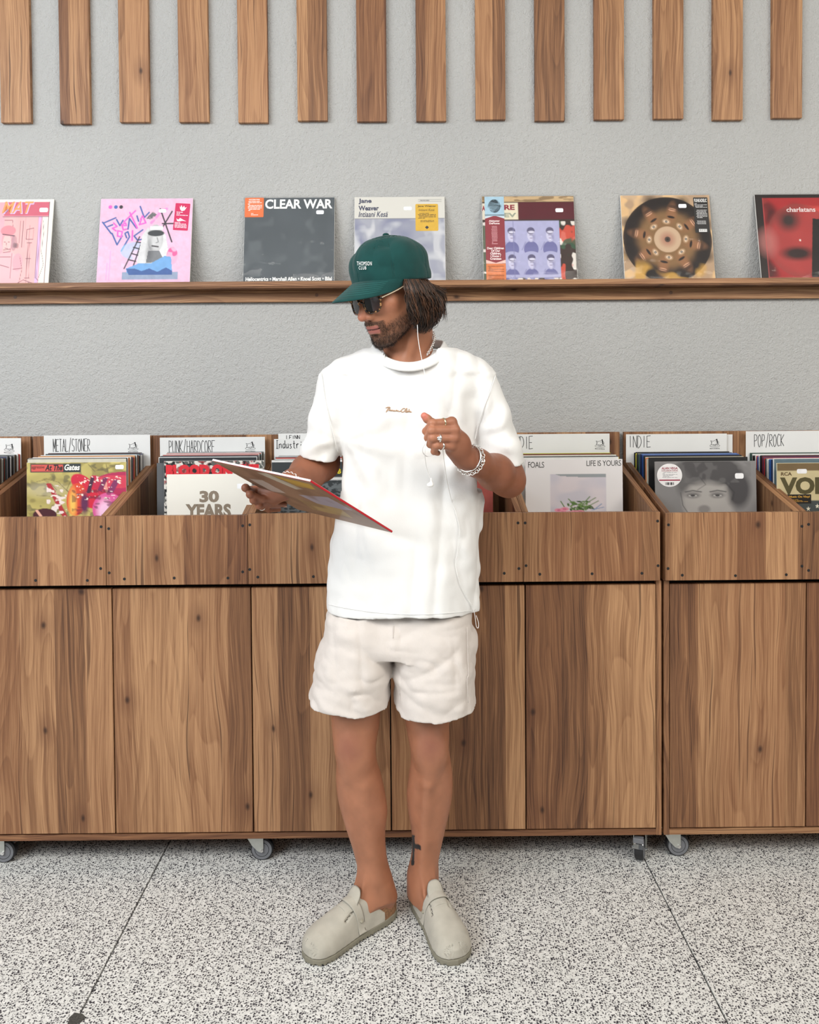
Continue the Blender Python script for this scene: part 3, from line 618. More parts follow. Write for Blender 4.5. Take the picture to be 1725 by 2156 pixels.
# ------------------------------------------------------------------ stroke lettering on genre cards
GL = {'M': [[(0, 1), (0, 0), (.5, .75), (1, 0), (1, 1)]], 'E': [[(1, 0), (0, .02), (0, 1), (1, 1)], [(0, .5), (.8, .5)]], 'T': [[(0, 0), (1, 0)], [(.5, 0), (.5, 1)]],
 'A': [[(0, 1), (.5, 0), (1, 1)], [(.15, .6), (.85, .6)]], 'L': [[(0, 0), (0, 1), (.9, .98)]], '/': [[(.9, -.1), (.1, 1.1)]], 'S': [[(1, .1), (.5, 0), (.05, .2), (.2, .45), (.85, .6), (.95, .85), (.5, 1), (0, .9)]],
 'O': [[(.5, 0), (.1, .2), (0, .6), (.2, .95), (.6, 1), (.95, .7), (.95, .3), (.5, 0)]], 'N': [[(0, 1), (0, 0), (1, 1), (1, 0)]], 'R': [[(0, 1), (0, 0), (.7, .05), (.95, .25), (.7, .48), (0, .52), (1, 1)]],
 'P': [[(0, 1), (0, 0), (.7, .05), (.95, .27), (.7, .5), (0, .55)]], 'U': [[(0, 0), (.05, .8), (.4, 1), (.85, .85), (1, 0)]], 'K': [[(0, 0), (0, 1)], [(1, 0), (0, .55), (1, 1)]], 'H': [[(0, 0), (0, 1)], [(1, 0), (1, 1)], [(0, .5), (1, .48)]],
 'D': [[(0, 0), (0, 1), (.7, .85), (1, .5), (.7, .1), (0, 0)]], 'C': [[(.95, .12), (.5, 0), (.08, .3), (.05, .7), (.4, 1), (1, .9)]], 'I': [[(.5, 0), (.5, 1)]], 'F': [[(1, 0), (0, 0), (0, 1)], [(0, .5), (.8, .5)]],
 'i_': [[(.2, 0), (.9, 0)], [(.5, 0), (.5, 1)], [(.1, 1), (1, 1)]], 'n': [[(0, .45), (0, 1)], [(0, .6), (.4, .45), (.8, .55), (.85, 1)]], 'm': [[(0, .45), (0, 1)], [(0, .6), (.25, .45), (.45, .6), (.45, 1)], [(.45, .6), (.75, .45), (.95, .6), (.95, 1)]], 'd': [[(.8, .5), (.3, .48), (.05, .75), (.3, 1), (.8, .85)], [(.85, 0), (.85, 1)]],
 'u': [[(0, .45), (.05, .9), (.4, 1), (.8, .8)], [(.8, .45), (.85, 1)]], 's': [[(.8, .5), (.3, .48), (.2, .62), (.7, .8), (.6, .97), (.1, .98)]], 't': [[(.45, .1), (.45, .9), (.8, 1)], [(.05, .42), (.85, .42)]], 'r': [[(.1, .45), (.15, 1)], [(.15, .65), (.5, .46), (.85, .5)]], 'i': [[(.5, .48), (.5, 1)], [(.5, .22), (.5, .28)]], 'a': [[(.75, .5), (.3, .48), (.05, .75), (.3, 1), (.75, .85)], [(.8, .45), (.85, 1)]], 'l': [[(.5, 0), (.5, 1)]]}
def ribbon(mb, P, w, m=0, smooth=False):
    P = np.asarray(P, float)
    if not (smooth and len(P) > 3) and len(P) > 2:
        for q in range(len(P)-1):
            d = (P[q+1]-P[q])/(np.linalg.norm(P[q+1]-P[q])+1e-9)*w*.3; ribbon(mb, [P[q]-d, P[q+1]+d], w, m)
        return
    if smooth and len(P) > 3: P = spl(P, 5)
    T = np.gradient(P, axis=0); T /= np.linalg.norm(T, axis=1)[:, None]+1e-9; Nn = np.c_[-T[:, 1], T[:, 0]]
    L, R = P+Nn*w/2, P-Nn*w/2; k = len(P)
    mb.add(np.c_[np.r_[L, R][:, 0], np.full(2*k, -.0005), np.r_[L, R][:, 1]], [(i, i+1, k+i+1, k+i) for i in range(k-1)], m)
def genre_card(pl, pr, pt, Y, word, wx0, wx1, wy0, wy1, logo, label, H_=.345, roll=0.0, wpen=.0018, name='genre_card', bulk=.0012):
    a, b = at(pl, pt, Y), at(pr, pt, Y); W_ = b[0]-a[0]; sc = W_/(pr-pl)
    M4 = frame((a[0], Y, a[2]-H_), (math.cos(roll), 0, math.sin(roll)), (-math.sin(roll), 0, math.cos(roll)))
    root = MB().box(0, W_, 0, bulk, 0, H_, c=.0004).build(name, M['white'], label=label, cat='sign', group='handwritten genre cards in the bins'); root.matrix_world = M4
    mb = MB(); rs = random.Random(len(word)+pl)
    u0, u1 = (wx0-pl)*sc, (wx1-pl)*sc; h0, h1 = H_-(wy1-pt)*sc, H_-(wy0-pt)*sc; n = len(word); lw = (u1-u0)/n
    for i, ch in enumerate(word):
        g = GL['i_' if (ch == 'I' and n == 10 and word[1] == 'n') else ch]
        for st in g:
            j = lambda: rs.uniform(-.03, .03)
            P = [(u0+i*lw+lw*(.1+.76*(x+j())), h1-(h1-h0)*(y+j())) for x, y in st]
            ribbon(mb, P, wpen, 0, ch in 'SOCUDaduns' )
    mk('lettering', mb.V, mb.F, M['ink'], root, local=True)
    if logo is not None:
        mb = MB(); cx = (logo[0]-pl)*sc; cz = H_-(logo[1]-pt)*sc; s = .017
        rl = logo[2] if len(logo) > 2 else 0; cr, sr_ = math.cos(rl), math.sin(rl)
        def T(P): return [(cx+s*(x*cr-y*sr_), cz+s*(x*sr_+y*cr)) for x, y in P]
        el = [(math.cos(t)*1.0, -.55+.26*math.sin(t)) for t in np.linspace(0, 6.283, 26)]
        ribbon(mb, T(el), .0009); ribbon(mb, T([(math.cos(t)*.45, -.5+.1*math.sin(t)) for t in np.linspace(3.1, 6.4, 10)]), .0007)
        ribbon(mb, T([(-.75, -.3), (-.6, .1), (-.85, .45), (-.45, .35), (.1, .55), (.3, .75), (.4, .5), (.75, .2), (.7, -.2), (.55, -.5)]), .001, smooth=True)
        ribbon(mb, T([(-.75, -.3), (-.3, -.35), (.1, -.55), (.2, -.2), (.45, -.3)]), .0009, smooth=True)
        ribbon(mb, T([(.38, .75), (.45, .35), (.55, -.1)]), .0035); ribbon(mb, T([(.1, .25), (.18, .22)]), .0018); ribbon(mb, T([(-.72, .0), (-.62, .05)]), .003)
        V2, F2 = glyphs('RECORDS', bold=.02, space=1.3); lo, hi = V2.min(0), V2.max(0); t = (V2-lo)/(hi-lo)
        q = np.array(T(np.c_[-.95+1.9*t[:, 0], -1.22+.24*t[:, 1]])); mb.add(np.c_[q[:, 0], np.full(len(q), -.0005), q[:, 1]], F2)
        mk('shop_logo', mb.V, mb.F, M['ink'], root, local=True)['label'] = 'small black drawn dog on a record emblem'
    return root

# ------------------------------------------------------------------ bins
YFR, YBK, T18 = 2.38, 2.85, .018
ord_ = {'a': 'far left bin, mostly outside the photo', 'b': 'metal bin', 'c': 'punk bin', 'd': 'industrial bin', 'e': 'bin hidden behind the person', 'f': 'left indie bin', 'g': 'right indie bin', 'h': 'pop bin at the right edge'}
def X(px, y=1090, Y=YFR): return at(px, y-.0075*px, Y)[0]
seam = [X(222-601)+.006, X(-80), X(222), X(521), X(812), X(1101), X(1391)-.0005, X(1401), X(1691), X(1984)]
bins = [('a', X(-372), X(-83)), ('b', X(-78), X(222)), ('c', X(222), X(521)), ('d', X(521), X(812)), ('e', X(812), X(1101)), ('f', X(1101), X(1391)), ('g', X(1401), X(1691)), ('h', X(1691), X(1981))]
screws = {'a': [], 'b': [(75, 1222), (184, 1222), (213, 1109), (212, 1197)], 'c': [(229, 1113), (230, 1206), (262, 1219), (367, 1217), (480, 1217), (511, 1107), (511, 1204)],
 'd': [(526, 1105), (526, 1199), (543, 1215), (660, 1214), (770, 1214)], 'e': [(830, 1212), (1062, 1207), (1091, 1101), (1093, 1197)],
 'f': [(1106, 1101), (1108, 1191), (1137, 1209), (1247, 1208), (1352, 1207), (1385, 1097), (1386, 1191)],
 'g': [(1408, 1105), (1407, 1197), (1437, 1211), (1549, 1212), (1656, 1210), (1689, 1108), (1689, 1192)], 'h': [(1703, 1104), (1703, 1201), (1740, 1211)]}
lbl = {'a': 'walnut record bin cut off by the left edge of the photo', 'b': 'walnut record bin holding the metal and stoner records', 'c': 'walnut record bin holding the punk and hardcore records', 'd': 'walnut record bin under the held record sleeve, left of the person', 'e': 'walnut record bin mostly hidden behind the white t-shirt', 'f': 'walnut record bin to the right of the person, with the white flower cover', 'g': 'walnut record bin with the grey face cover, right of the cabinet gap', 'h': 'walnut record bin cut off by the right edge of the photo'}
ZB = 1.0385
bt = {'a': 1.036, 'b': 1.0375, 'c': 1.0385, 'd': 1.042, 'e': 1.039, 'f': 1.0385, 'g': 1.0345, 'h': 1.034}
for k, x0, x1 in bins:
    x0 += .0006; x1 -= .0006; zt = bt[k]
    r = empty('record_bin', ((x0+x1)/2, 2.6, .836), lbl[k], 'record bin', 'walnut record bins on the cabinets')
    fp = MB().box(x0, x1, YFR, YFR+T18-.0005, .8395, zt, c=.0008).build('front_panel', M['wood'], r)
    for (px, py) in screws[k]:
        p = at(px, py, YFR)
        MB().cyl((p[0], YFR+.0002, p[2]), (p[0], YFR-.0006, p[2]), .0041, n=14).build('screw', M['black'], fp)
    for s in (0, 1):
        a, b = (x0, x0+T18) if s == 0 else (x1-T18, x1)
        V = []
        for xx in (a, b):
            V += [(xx, YFR+T18, .8365), (xx, YBK-T18, .8365), (xx, YBK-T18, 1.147), (xx, YFR+T18, zt-.0004)]
        sp = MB().add(V, [(0, 1, 2, 3), (7, 6, 5, 4), (0, 4, 5, 1), (1, 5, 6, 2), (2, 6, 7, 3), (3, 7, 4, 0)]).build('side_panel', M['wood_side'], r)
        L = math.hypot(YBK-YFR-2*T18, 1.147-zt); ang = math.atan2(1.147-zt, YBK-YFR-2*T18)
        mb = MB(); mb.box(a+.0002, b-.0002, 0, L, 0, .0007)
        Vv = np.array(mb.V); Vn = np.c_[Vv[:, 0], YFR+T18+Vv[:, 1]*math.cos(ang)-Vv[:, 2]*math.sin(ang), zt+Vv[:, 1]*math.sin(ang)+Vv[:, 2]*math.cos(ang)]
        mk('edge_band', Vn, mb.F, M['edge'], sp)
    MB().box(x0, x1, YBK-T18, YBK, .8365, 1.2445, c=.0008).build('back_panel', M['wood'], r)
    MB().box(x0+T18, x1-T18, YFR+T18, YBK-T18, .8365, .8485).build('bottom_board', M['wood'], r)

# ------------------------------------------------------------------ cabinets
def X4(px): return at(px, 1500-.0075*px, 2.402)[0]
def caster(parent, x, y, ang, brake=True, lab=None):
    c = empty('caster', (0, 0, 0)); c.parent = parent; c.location = Vector((x, y, .0))-wloc(parent); c.rotation_euler = (0, 0, ang)
    if lab: c['label'] = lab
    def b(mb, name, m, smooth=False):
        o = mk(name, mb.V, mb.F, m, c, smooth, mi=mb.M, local=True); return o
    r = .0335; off = .022
    t = MB(); t.tube([(off, -.0125, r), (off, -.010, r), (off, .010, r), (off, .0125, r)], [r-.003, r, r, r-.003], 36); b(t, 'tyre', M['rubber'])
    t = MB(); t.cyl((off, -.0135, r), (off, .0135, r), r-.004, n=36); t.torus((off, -.0134, r), (0, 1, 0), r*.62, .0008, 30, 6, m=1); b(t, 'wheel', [M['wheel'], M['rubber']])
    f = MB()
    for s in (-1, 1):
        P = [(-.024, .0925), (.038, .0925), (.044, .086), (.030, .080), (.0275, .072), (.0275, .040), (.025, .031), (.018, .0275), (.011, .031), (-.006, .048), (-.018, .068)]
        y0, y1 = s*.0165, s*.0185; k = len(P)
        V = [(p[0], y0, p[1]) for p in P]+[(p[0], y1, p[1]) for p in P]
        f.add(V, [tuple(range(k)), tuple(range(2*k-1, k-1, -1))]+[(i, (i+1) % k, k+(i+1) % k, k+i) for i in range(k)])
    f.box(-.026, .034, -.0185, .0185, .0905, .0935, c=.001); f.cyl((0, 0, .0925), (0, 0, .0975), .022); b(f, 'fork', M['steel'])
    t = MB(); t.box(-.036, .036, -.034, .034, .0965, .0995, c=.001); b(t, 'mounting_plate', M['steel'])
    t = MB(); t.cyl((off, -.0212, r), (off, .0212, r), .0055, n=8); t.cyl((off, -.0225, r), (off, .0225, r), .003, n=10); b(t, 'axle_bolt', M['chrome'])
    if brake:
        t = MB(); t.box(.040, .064, -.013, .013, .073, .077, c=.001); t.box(.0615, .0655, -.015, .015, .066, .080, c=.001); b(t, 'brake_pedal', M['wheel'])
        t = MB(); t.tube([(.028, 0, .075), (.044, 0, .072), (.055, 0, .058), (.0585, 0, .046)], .0125, 4, flat=.2); b(t, 'wheel_guard', M['chrome'])
    return c
def cabinet(px0, px1, doors, label, casters):
    x0, x1 = X4(px0), X4(px1); Y0, Y1 = 2.400, 2.848
    r = empty('base_cabinet', ((x0+x1)/2, 2.62, .1), label, 'cabinet', 'walnut base cabinets under the bins')
    MB().box(x0+.001, x1-.001, Y0+.022, Y1, .1055, .8245).build('carcass', M['gap'], r)
    MB().box(x0, x0+.0155, Y0, Y1, .0865, .8348, c=.0006).build('side_panel', M['wood'], r)
    MB().box(x1-.0155, x1, Y0, Y1, .0865, .8348, c=.0006).build('side_panel', M['wood'], r)
    MB().box(x0+.0156, x1-.0156, Y0, Y1, .0872, .1035, c=.0006).build('bottom_board', M['wood_h'], r)
    MB().box(x0+.0156, x1-.0156, Y0+.02, Y1, .8255, .8348, c=.0006).build('top_board', M['gap'], r)
    MB().box(x0+.001, x1-.001, Y1, Y1+.004, .1, .83).build('back_sheet', M['gap'], r)
    for (a, b) in doors:
        MB().box(X4(a)+.0018, X4(b)-.0018, Y0+.0005, Y0+.0185, .1075, .8245, c=.001).build('door', M['wood'], r)
    for cx, cy, ang, lab in casters: caster(r, cx, cy, ang, True, lab)
    return r
cabinet(-79, 1393, [(-66, 240), (240, 531.5), (531.5, 822.5), (822.5, 1107), (1107, 1382)], 'long walnut base cabinet on casters behind the person', [
    (at(-8, 1800, 2.44)[0], 2.452, 0, None), (at(536, 1800, 2.44)[0], 2.452, 0, None), (at(1352, 1790, 2.44)[0], 2.452, math.radians(-112), 'caster swivelled to show its brake and chrome guard'), (at(-8, 1800, 2.44)[0], 2.79, 0, None), (at(536, 1800, 2.44)[0], 2.79, 0, None), (at(1352, 1800, 2.44)[0], 2.79, 0, None)])
cabinet(1398, 2290, [(1409.5, 1697.5), (1697.5, 1990), (1990, 2278)], 'walnut base cabinet on the right, past the narrow gap', [(at(1413, 1800, 2.44)[0], 2.452, 0, None), (X4(2255), 2.452, 0, None), (at(1417, 1800, 2.44)[0], 2.79, 0, None)])
cabinet(-980, -84, [(-968, -680), (-680, -388), (-388, -96)], 'walnut base cabinet outside the left edge under the cut-off bin', [(X4(-150), 2.47, 0, None), (X4(-950), 2.47, 0, None), (X4(-150), 2.79, 0, None)])

# ------------------------------------------------------------------ records in the bins
def bin_recs(k, pl, pr, ptop, Yf, Yb, n, cols, bin_word, skip=()):
    """plain sleeves filed from just behind the front cover (Yf) to the card (Yb)"""
    rs = random.Random(ord(k)); grp = 'sleeves filed in the %s' % bin_word
    a0 = at(pl, ptop, Yf); a1 = at(pr, ptop, Yf); base = at(pl, ptop, Yf)
    bx0, bx1 = [(q[1], q[2]) for q in bins if q[0] == k][0]; names = {}
    for i in range(n):
        t = (i+.7)/n; Y = Yf+(Yb-Yf)*t
        cname, rgb = cols[i % len(cols)]
        x = a0[0]+(bx0+bx1-(a0[0]+a1[0]))/2*t*.5+rs.uniform(-.0045, .0045); x = min(max(x, bx0+.019), bx1-.019-.3155)
        z = min(a0[2]-.315+rs.uniform(-.004, .004)+.003*t, .0+1.2)
        z = max(z, .8492)
        o = MB().box(0, .315, 0, rs.uniform(.0032, .0052), 0, .315, c=.0005).build('record_sleeve', flat(*rgb), label='%s-edged record sleeve filed upright in the %s' % (cname, bin_word), cat='record', group='%s-edged %s' % (cname, grp))
        o.matrix_world = frame((x, Y, z), (1, 0, 0), (0, math.sin(.02), math.cos(.02)))
        if rs.random() < .7:
            pc = flat(*rs.choice([(40, 44, 48), (170, 60, 50), (90, 110, 120), (200, 196, 180), (60, 60, 90), (120, 90, 60)]))
            mk('cover_face', [(.002, -.0003, .002), (.313, -.0003, .002), (.313, -.0003, .313), (.002, -.0003, .313)], [(0, 1, 2, 3)], pc, o, local=True)
BK, WH, GY, RD, TN, BL, YL, OR, DG, PK, CRM, DB = ('black', (26, 26, 28)), ('white', (222, 222, 220)), ('grey', (120, 122, 124)), ('red', (176, 44, 46)), ('tan', (190, 140, 92)), ('blue', (48, 96, 170)), ('yellow', (216, 208, 40)), ('orange', (216, 120, 60)), ('dark green', (30, 62, 52)), ('pink', (226, 150, 160)), ('cream', (222, 214, 190)), ('dark blue', (28, 44, 84))
bin_recs('a', -175, 32, 968, 2.63, 2.80, 14, [RD, BK, GY, BK, DG, GY, BK, WH, BK, GY, BK, WH], ord_['a'])
bin_recs('b', 62, 270, 968, 2.615, 2.80, 19, [BK, WH, OR, TN, WH, BK, GY, RD, TN, BK, WH, BK, OR, BK, GY, BK, WH, GY, BK], ord_['b'])
bin_recs('c', 345, 558, 962, 2.64, 2.79, 11, [WH, BK, GY, WH, BK, DG, WH, BK, BK, GY], ord_['c'])
bin_recs('d', 572, 786, 970, 2.62, 2.79, 10, [WH, BK, CRM, WH, GY, BK], ord_['d'])
bin_recs('e', 822, 1036, 968, 2.6, 2.80, 10, [('brick red', (168, 84, 76)), GY, BK, BK, WH, RD], ord_['e'])
bin_recs('f', 1098, 1306, 965, 2.625, 2.79, 13, [WH, YL, BK, WH, GY, CRM, BK, WH, DG, GY], ord_['f'])
bin_recs('g', 1366, 1580, 964, 2.62, 2.795, 16, [BK, OR, CRM, BK, WH, ('violet', (70, 56, 130)), BL, DB, BL, DB, DG, BK, DG, YL, BK], ord_['g'])
bin_recs('h', 1628, 1840, 968, 2.60, 2.80, 15, [WH, DB, BL, WH, GY, RD, ('maroon', (110, 24, 44)), BK, WH, BL, WH, GY, BK, WH, DG], ord_['h'])

N2 = 150
def front(pl, pr, pt, Y, label, art, **kw):
    pl_, pr_ = at(pl, pt, Y)[0], at(pr, pt, Y)[0]
    a = at(pl, pt, Y); W_ = kw.pop('w', pr_-pl_); H_ = kw.pop('h', .315); lean = kw.pop('lean', .03); rl = kw.pop('roll', 0)
    ux = (math.cos(rl), 0, math.sin(rl)); uz = (-math.sin(rl), math.sin(lean), math.cos(lean))
    return sleeve('record_sleeve', label, 'record', 'front record sleeves standing in the bins', frame(Vector(a)-Vector(uz)*H_, ux, uz), W_, H_, .004, art, **kw)
# red hand painting
a = Art(N2, (184, 170, 100)); a.V = a.V/.54; a.mott(5, .22, 61); a.blot(9, .58, .7, (120, 108, 60), .6, 62); a.blot(14, .62, .7, (84, 80, 60), .6, 63)
a.ell(.2, .5, .2, .12, (176, 168, 150), a=.5, soft=.1)
for P in ([(.1, .35), (.2, .3), (.32, .36), (.42, .55)], [(.48, .65), (.4, .5), (.44, .35)], [(.62, .04), (.68, .16), (.82, .12), (.95, .02)], [(.1, .6), (.25, .62), (.33, .8)], [(.25, .4), (.3, .5), (.22, .55)], [(.8, .04), (.83, .3)]): a.line(P, .008, (96, 84, 54), .8)
a.line([(.22, .4), (.26, .52), (.3, .7), (.38, .98)], .05, (170, 44, 50)); a.blot(22, .56, .62, (232, 216, 210), 1, 64, mask=a.box(.2, .4, .4, 1))
a.ell(.18, .96, .12, .12, (70, 24, 34)); a.line([(.1, .88), (.14, .98)], .03, (226, 170, 150))
a.ell(.97, .44, .33, .26, (176, 40, 84)); a.ell(.9, .36, .24, .12, (206, 60, 84)); a.poly([(.68, .33), (.8, .3), (.82, .55), (.72, .6)], (228, 150, 140)); a.ell(.74, .5, .035, .14, (248, 226, 222))
a.ell(.56, .4, .1, .2, (200, 30, 60), rot=-.35); a.ell(.62, .6, .1, .25, (206, 34, 60), rot=-.2); a.ell(.5, .68, .1, .3, (214, 70, 44), rot=.05); a.ell(.46, .75, .035, .24, (240, 190, 90), soft=.04); a.ell(.58, .75, .04, .2, (96, 40, 80), soft=.03)
a.line([(.68, .28), (.74, .5), (.8, .75)], .085, (190, 36, 70)); a.line([(.79, .1+.2), (.74, .5)], .05, (120, 40, 84)); a.line([(.9, .35), (.84, .55), (.8, .78)], .06, (128, 48, 96)); a.ell(.82, .86, .16, .3, (214, 90, 150)); a.ell(.78, .9, .07, .2, (244, 196, 226), soft=.06)
a.line([(.66, .3), (.62, .55)], .04, (70, 34, 60)); a.blot(40, .70, .74, (250, 240, 226), .9, 66, mask=a.box(.5, .25, .95, .7)); a.blot(16, .6, .68, (80, 24, 50), .6, 67, mask=a.box(.45, .5, 1, 1))
a.rect(.035, .022, .545, .178, (44, 52, 54)); a.rect(.045, .038, .365, .162, (206, 84, 74))
front(56, 266, 974, 2.585, 'olive and crimson painted record sleeve at the front of the metal bin', a, edge=(220, 214, 196),
    texts=[('At The', (.185, .022, .36, .082), (30, 26, 28), dict(bold=.03, shear=.25)), ('Gates', (.38, .020, .535, .080), (240, 238, 230), dict(bold=.03, shear=.25)), ('aggressive', (.05, .03, .18, .07), (60, 30, 34), dict(shear=.2))],
    stickers=[((.89, .03, .975, .072), (240, 240, 240), 'price_sticker', 'white price sticker')])
# punk bin: noisy skulls cover, clear-bag grey sleeve and white front sleeve
a = Art(N2, (96, 100, 96)); a.blot(30, .46, .54, (230, 226, 218), 1, 71); a.blot(24, .6, .66, (150, 40, 44), .8, 72); a.blot(30, .6, .64, (34, 36, 38), 1, 73)
front(345, 556, 971, 2.615, 'busy black and white record sleeve with red title, behind the white punk sleeve', a, gloss=True, plastic=.002,
    texts=[('BLOOD ON THE', (.02, .035, .95, .16), (222, 40, 54), dict(bold=.09, space=.95))])
a = Art(40, (92, 95, 98)); front(330, 541, 975, 2.628, 'dark grey record sleeve peeking out at the left of the punk bin', a, edge=(70, 72, 74), gloss=True, texts=[('2', (.03, .66, .06, .71), (160, 162, 164), {})])
a = Art(60, (224, 221, 212)); a.mott(3, .02, 3)
front(351, 530, 999, 2.47, 'plain white record sleeve with taupe block letters at the front of the punk bin', a, edge=(232, 230, 224), h=.292,
    texts=[('30', (.385, .168, .615, .288), (130, 116, 100), dict(bold=.05)), ('YEARS', (.22, .302, .755, .446), (130, 116, 100), dict(bold=.05))],
    stickers=[((.83, .10, .95, .15), (236, 238, 242), 'sticker', 'pale rectangular sticker')])
# industrial bin
a = Art(N2, (58, 62, 64)); a.V = a.V/.55; a.blot(4, .5, .56, (228, 228, 224), 1, 81, mask=a.box(.05, .05, .6, .25)); a.rect(.5, .28, 1, .33, (226, 226, 222)); a.blot(30, .5, .62, (120, 126, 128), .8, 82, mask=a.box(0, .33, 1, 1)); a.rect(.08, .2, .4, .23, (30, 30, 32))
front(572, 784, 973, 2.60, 'black and white record sleeve with a yellow letter, in the industrial bin', a, gloss=True, texts=[('B', (.655, .07, .69, .12), (230, 206, 40), dict(bold=.04))])
# flowers
a = Art(N2, (226, 223, 224)); a.V = a.V/.53; a.mott(2, .02, 2); a.rect(.255, .27, .83, 1, (200, 196, 206)); a.blot(3, .45, .7, (218, 208, 212), .8, 91, mask=a.box(.255, .27, .83, 1)); a.poly([(.3, .27), (.83, .27), (.83, .33), (.55, .33), (.36, .31)], (150, 156, 160))
for i in range(46):
    r_ = random.random(); t = random.uniform(0, 6.28); a.ell(.56+.14*r_*math.cos(t), .88+.11*r_*math.sin(t), .03, .012, random.choice([(76, 106, 56), (110, 140, 80), (60, 84, 50)]), rot=random.uniform(0, 3))
for P in ([(.6, .85), (.72, .72)], [(.58, .86), (.66, .7)], [(.62, .9), (.75, .78)], [(.5, .85), (.44, .74)], [(.4, .9), (.36, .78)]): a.line(P, .012, (96, 126, 70))
for P in ([(.7, .95), (.78, .84)], [(.68, .95), (.8, .9)]): a.line(P, .014, (140, 156, 186))
for x, y in ((.34, .95), (.38, .99), (.4, .93), (.5, .99), (.56, .985), (.46, 1.0)): a.ell(x, y, .045, .035, (228, 150, 170)); a.ell(x, y, .02, .016, (206, 110, 140))
front(1106, 1311, 968, 2.60, 'white record sleeve with a pale square photo of pink flowers, right of the person', a, edge=(226, 226, 226), gloss=True,
    texts=[('FOALS', (.03, .022, .195, .08), (60, 60, 58), dict(space=.9)), ('LIFE IS YOURS', (.63, .012, .985, .067), (60, 60, 58), dict(space=.92)), ('l', (.0, .0, .0, .0), (60, 60, 58), {})][:2], lean=.04)
# grey portrait
a = Art(N2, (128, 126, 126)); a.V = a.V/.51; a.mott(2, .08, 101); g = (92, 90, 90)
a.ell(.53, .75, .26, .5, (158, 154, 151), soft=.06); a.ell(.52, .2, .34, .3, (78, 76, 77), soft=.06); a.ell(.82, .55, .12, .35, (72, 70, 72), soft=.06); a.ell(.28, .42, .07, .22, (98, 96, 96), soft=.06); a.blot(14, .5, .62, (110, 108, 108), .5, 102, 7, mask=a.box(.2, .02, .95, .42)); a.ell(.51, .66, .2, .25, (164, 160, 156), soft=.12)
for x in (.37, .615): a.ell(x, .655, .07, .06, (120, 117, 116), soft=.04); a.ell(x, .665, .043, .022, (176, 173, 170)); a.ell(x, .663, .022, .022, (70, 68, 70)); a.line([(x-.05, .655), (x, .64), (x+.05, .655)], .007, (76, 74, 74)); a.line([(x-.07, .59), (x, .565), (x+.08, .59)], .022, (88, 86, 86), soft=.015)
a.ell(.48, .93, .06, .08, (128, 124, 122), soft=.03); a.line([(.25, .6), (.27, .85), (.32, 1)], .008, (90, 88, 88)); a.line([(.44, .3), (.5, .45), (.42, .55)], .01, (70, 68, 70), .6); a.line([(.7, .42), (.78, .6), (.76, .75)], .02, (60, 58, 60), .6)
mr = (150, 36, 66)
front(1379, 1592, 972, 2.585, 'grey record sleeve with a faded close-up face and a round white sticker', a, edge=(150, 148, 146), gloss=True,
    stickers=[((.02, .02, .268, .25), (232, 230, 230), 'round_sticker', 'round white sticker with maroon print', [('ALAN VEGA', (.065, .055, .225, .078), mr, dict(bold=.03)), ('COLLISION DRIVE', (.065, .083, .225, .098), mr, dict(bold=.02)), ('ln', (.07, .105, .22, .165, 6), (150, 150, 154)), ('bar', (.04, .178, .248, .190), mr)]+[('bar', (.10+.011*k, .205, .104+.011*k+.003*(k % 3), .232), (40, 40, 44)) for k in range(8)]),
              ((.79, .12, .875, .175), (236, 236, 238), 'price_sticker', 'white price sticker'), ], lean=.05)
# stars cover
a = Art(N2, (204, 190, 150)); a.rect(0, 0, 1, .075, (120, 100, 70)); a.rect(0, .37, 1, 1, (74, 80, 80)); a.mott(7, .1, 111)
front(1636, 1846, 975, 2.57, 'tan and slate record sleeve with bold olive letters and white stars, at the right edge', a, edge=(230, 220, 190), gloss=True, plastic=.003,
    texts=[('RCA', (.04, .09, .15, .125), (90, 66, 34), dict(bold=.03)), ('VOLUME', (.03, .14, .95, .31), (84, 76, 44), dict(bold=.05))],
    stickers=[((.1, .31, .34, .40), (28, 24, 22), 'hype_sticker', 'black and gold sticker', [('Music On Vinyl', (.12, .322, .325, .348), (220, 170, 70), dict(bold=.03)), ('ln', (.12, .36, .31, .388, 3), (200, 150, 60))]), ((.2, .06, .3, .105), (236, 236, 238), 'price_sticker', 'white price sticker')]
    +[((cx, cy, cx+.04, cy+.045), (74, 80, 80), 'printed_star', None, [('poly', [(cx+.02+.024*(1 if q % 2 == 0 else .4)*math.sin(q*math.pi/5), cy+.022-.026*(1 if q % 2 == 0 else .4)*math.cos(q*math.pi/5)) for q in range(10)], (232, 226, 206))]) for cx, cy in ((.2, .42), (.29, .43), (.38, .405), (.25, .485), (.35, .48), (.45, .38), (.46, .46))])

# cards
genre_card(-170, 43, 923, 2.80, 'ROCK', -160, -100, 930, 955, (19, 943, -.15), 'genre card with only the dog logo in view, at the left edge', roll=-.005)
genre_card(92, 316, 917, 2.815, 'METAL/STONER', 111, 190, 925, 951, (280, 941), 'white genre card reading METAL/STONER')
genre_card(336.5, 558, 921.5, 2.81, 'PUNK/HARDCORE', 355, 453, 928, 954, (527, 940), 'white genre card reading PUNK/HARDCORE')
genre_card(586, 790, 913, 2.822, 'LFINN', 603, 632, 917, 925, None, 'taller white card behind the industrial card, lettering half covered')
genre_card(577, 770, 924.5, 2.81, 'Industrial', 580, 652, 927, 944, None, 'creased white genre card reading Industrial, next to the left sleeve', wpen=.0022)
genre_card(1071, 1284, 914.5, 2.81, 'INDIE', 1076, 1123, 919, 945, (1264, 935, -.06), 'white genre card reading INDIE, right beside the person')
genre_card(1318.5, 1531, 914.5, 2.81, 'INDIE', 1323, 1371, 918, 942, (1505.5, 934), 'white genre card reading INDIE with a rounded corner, right of the gap')
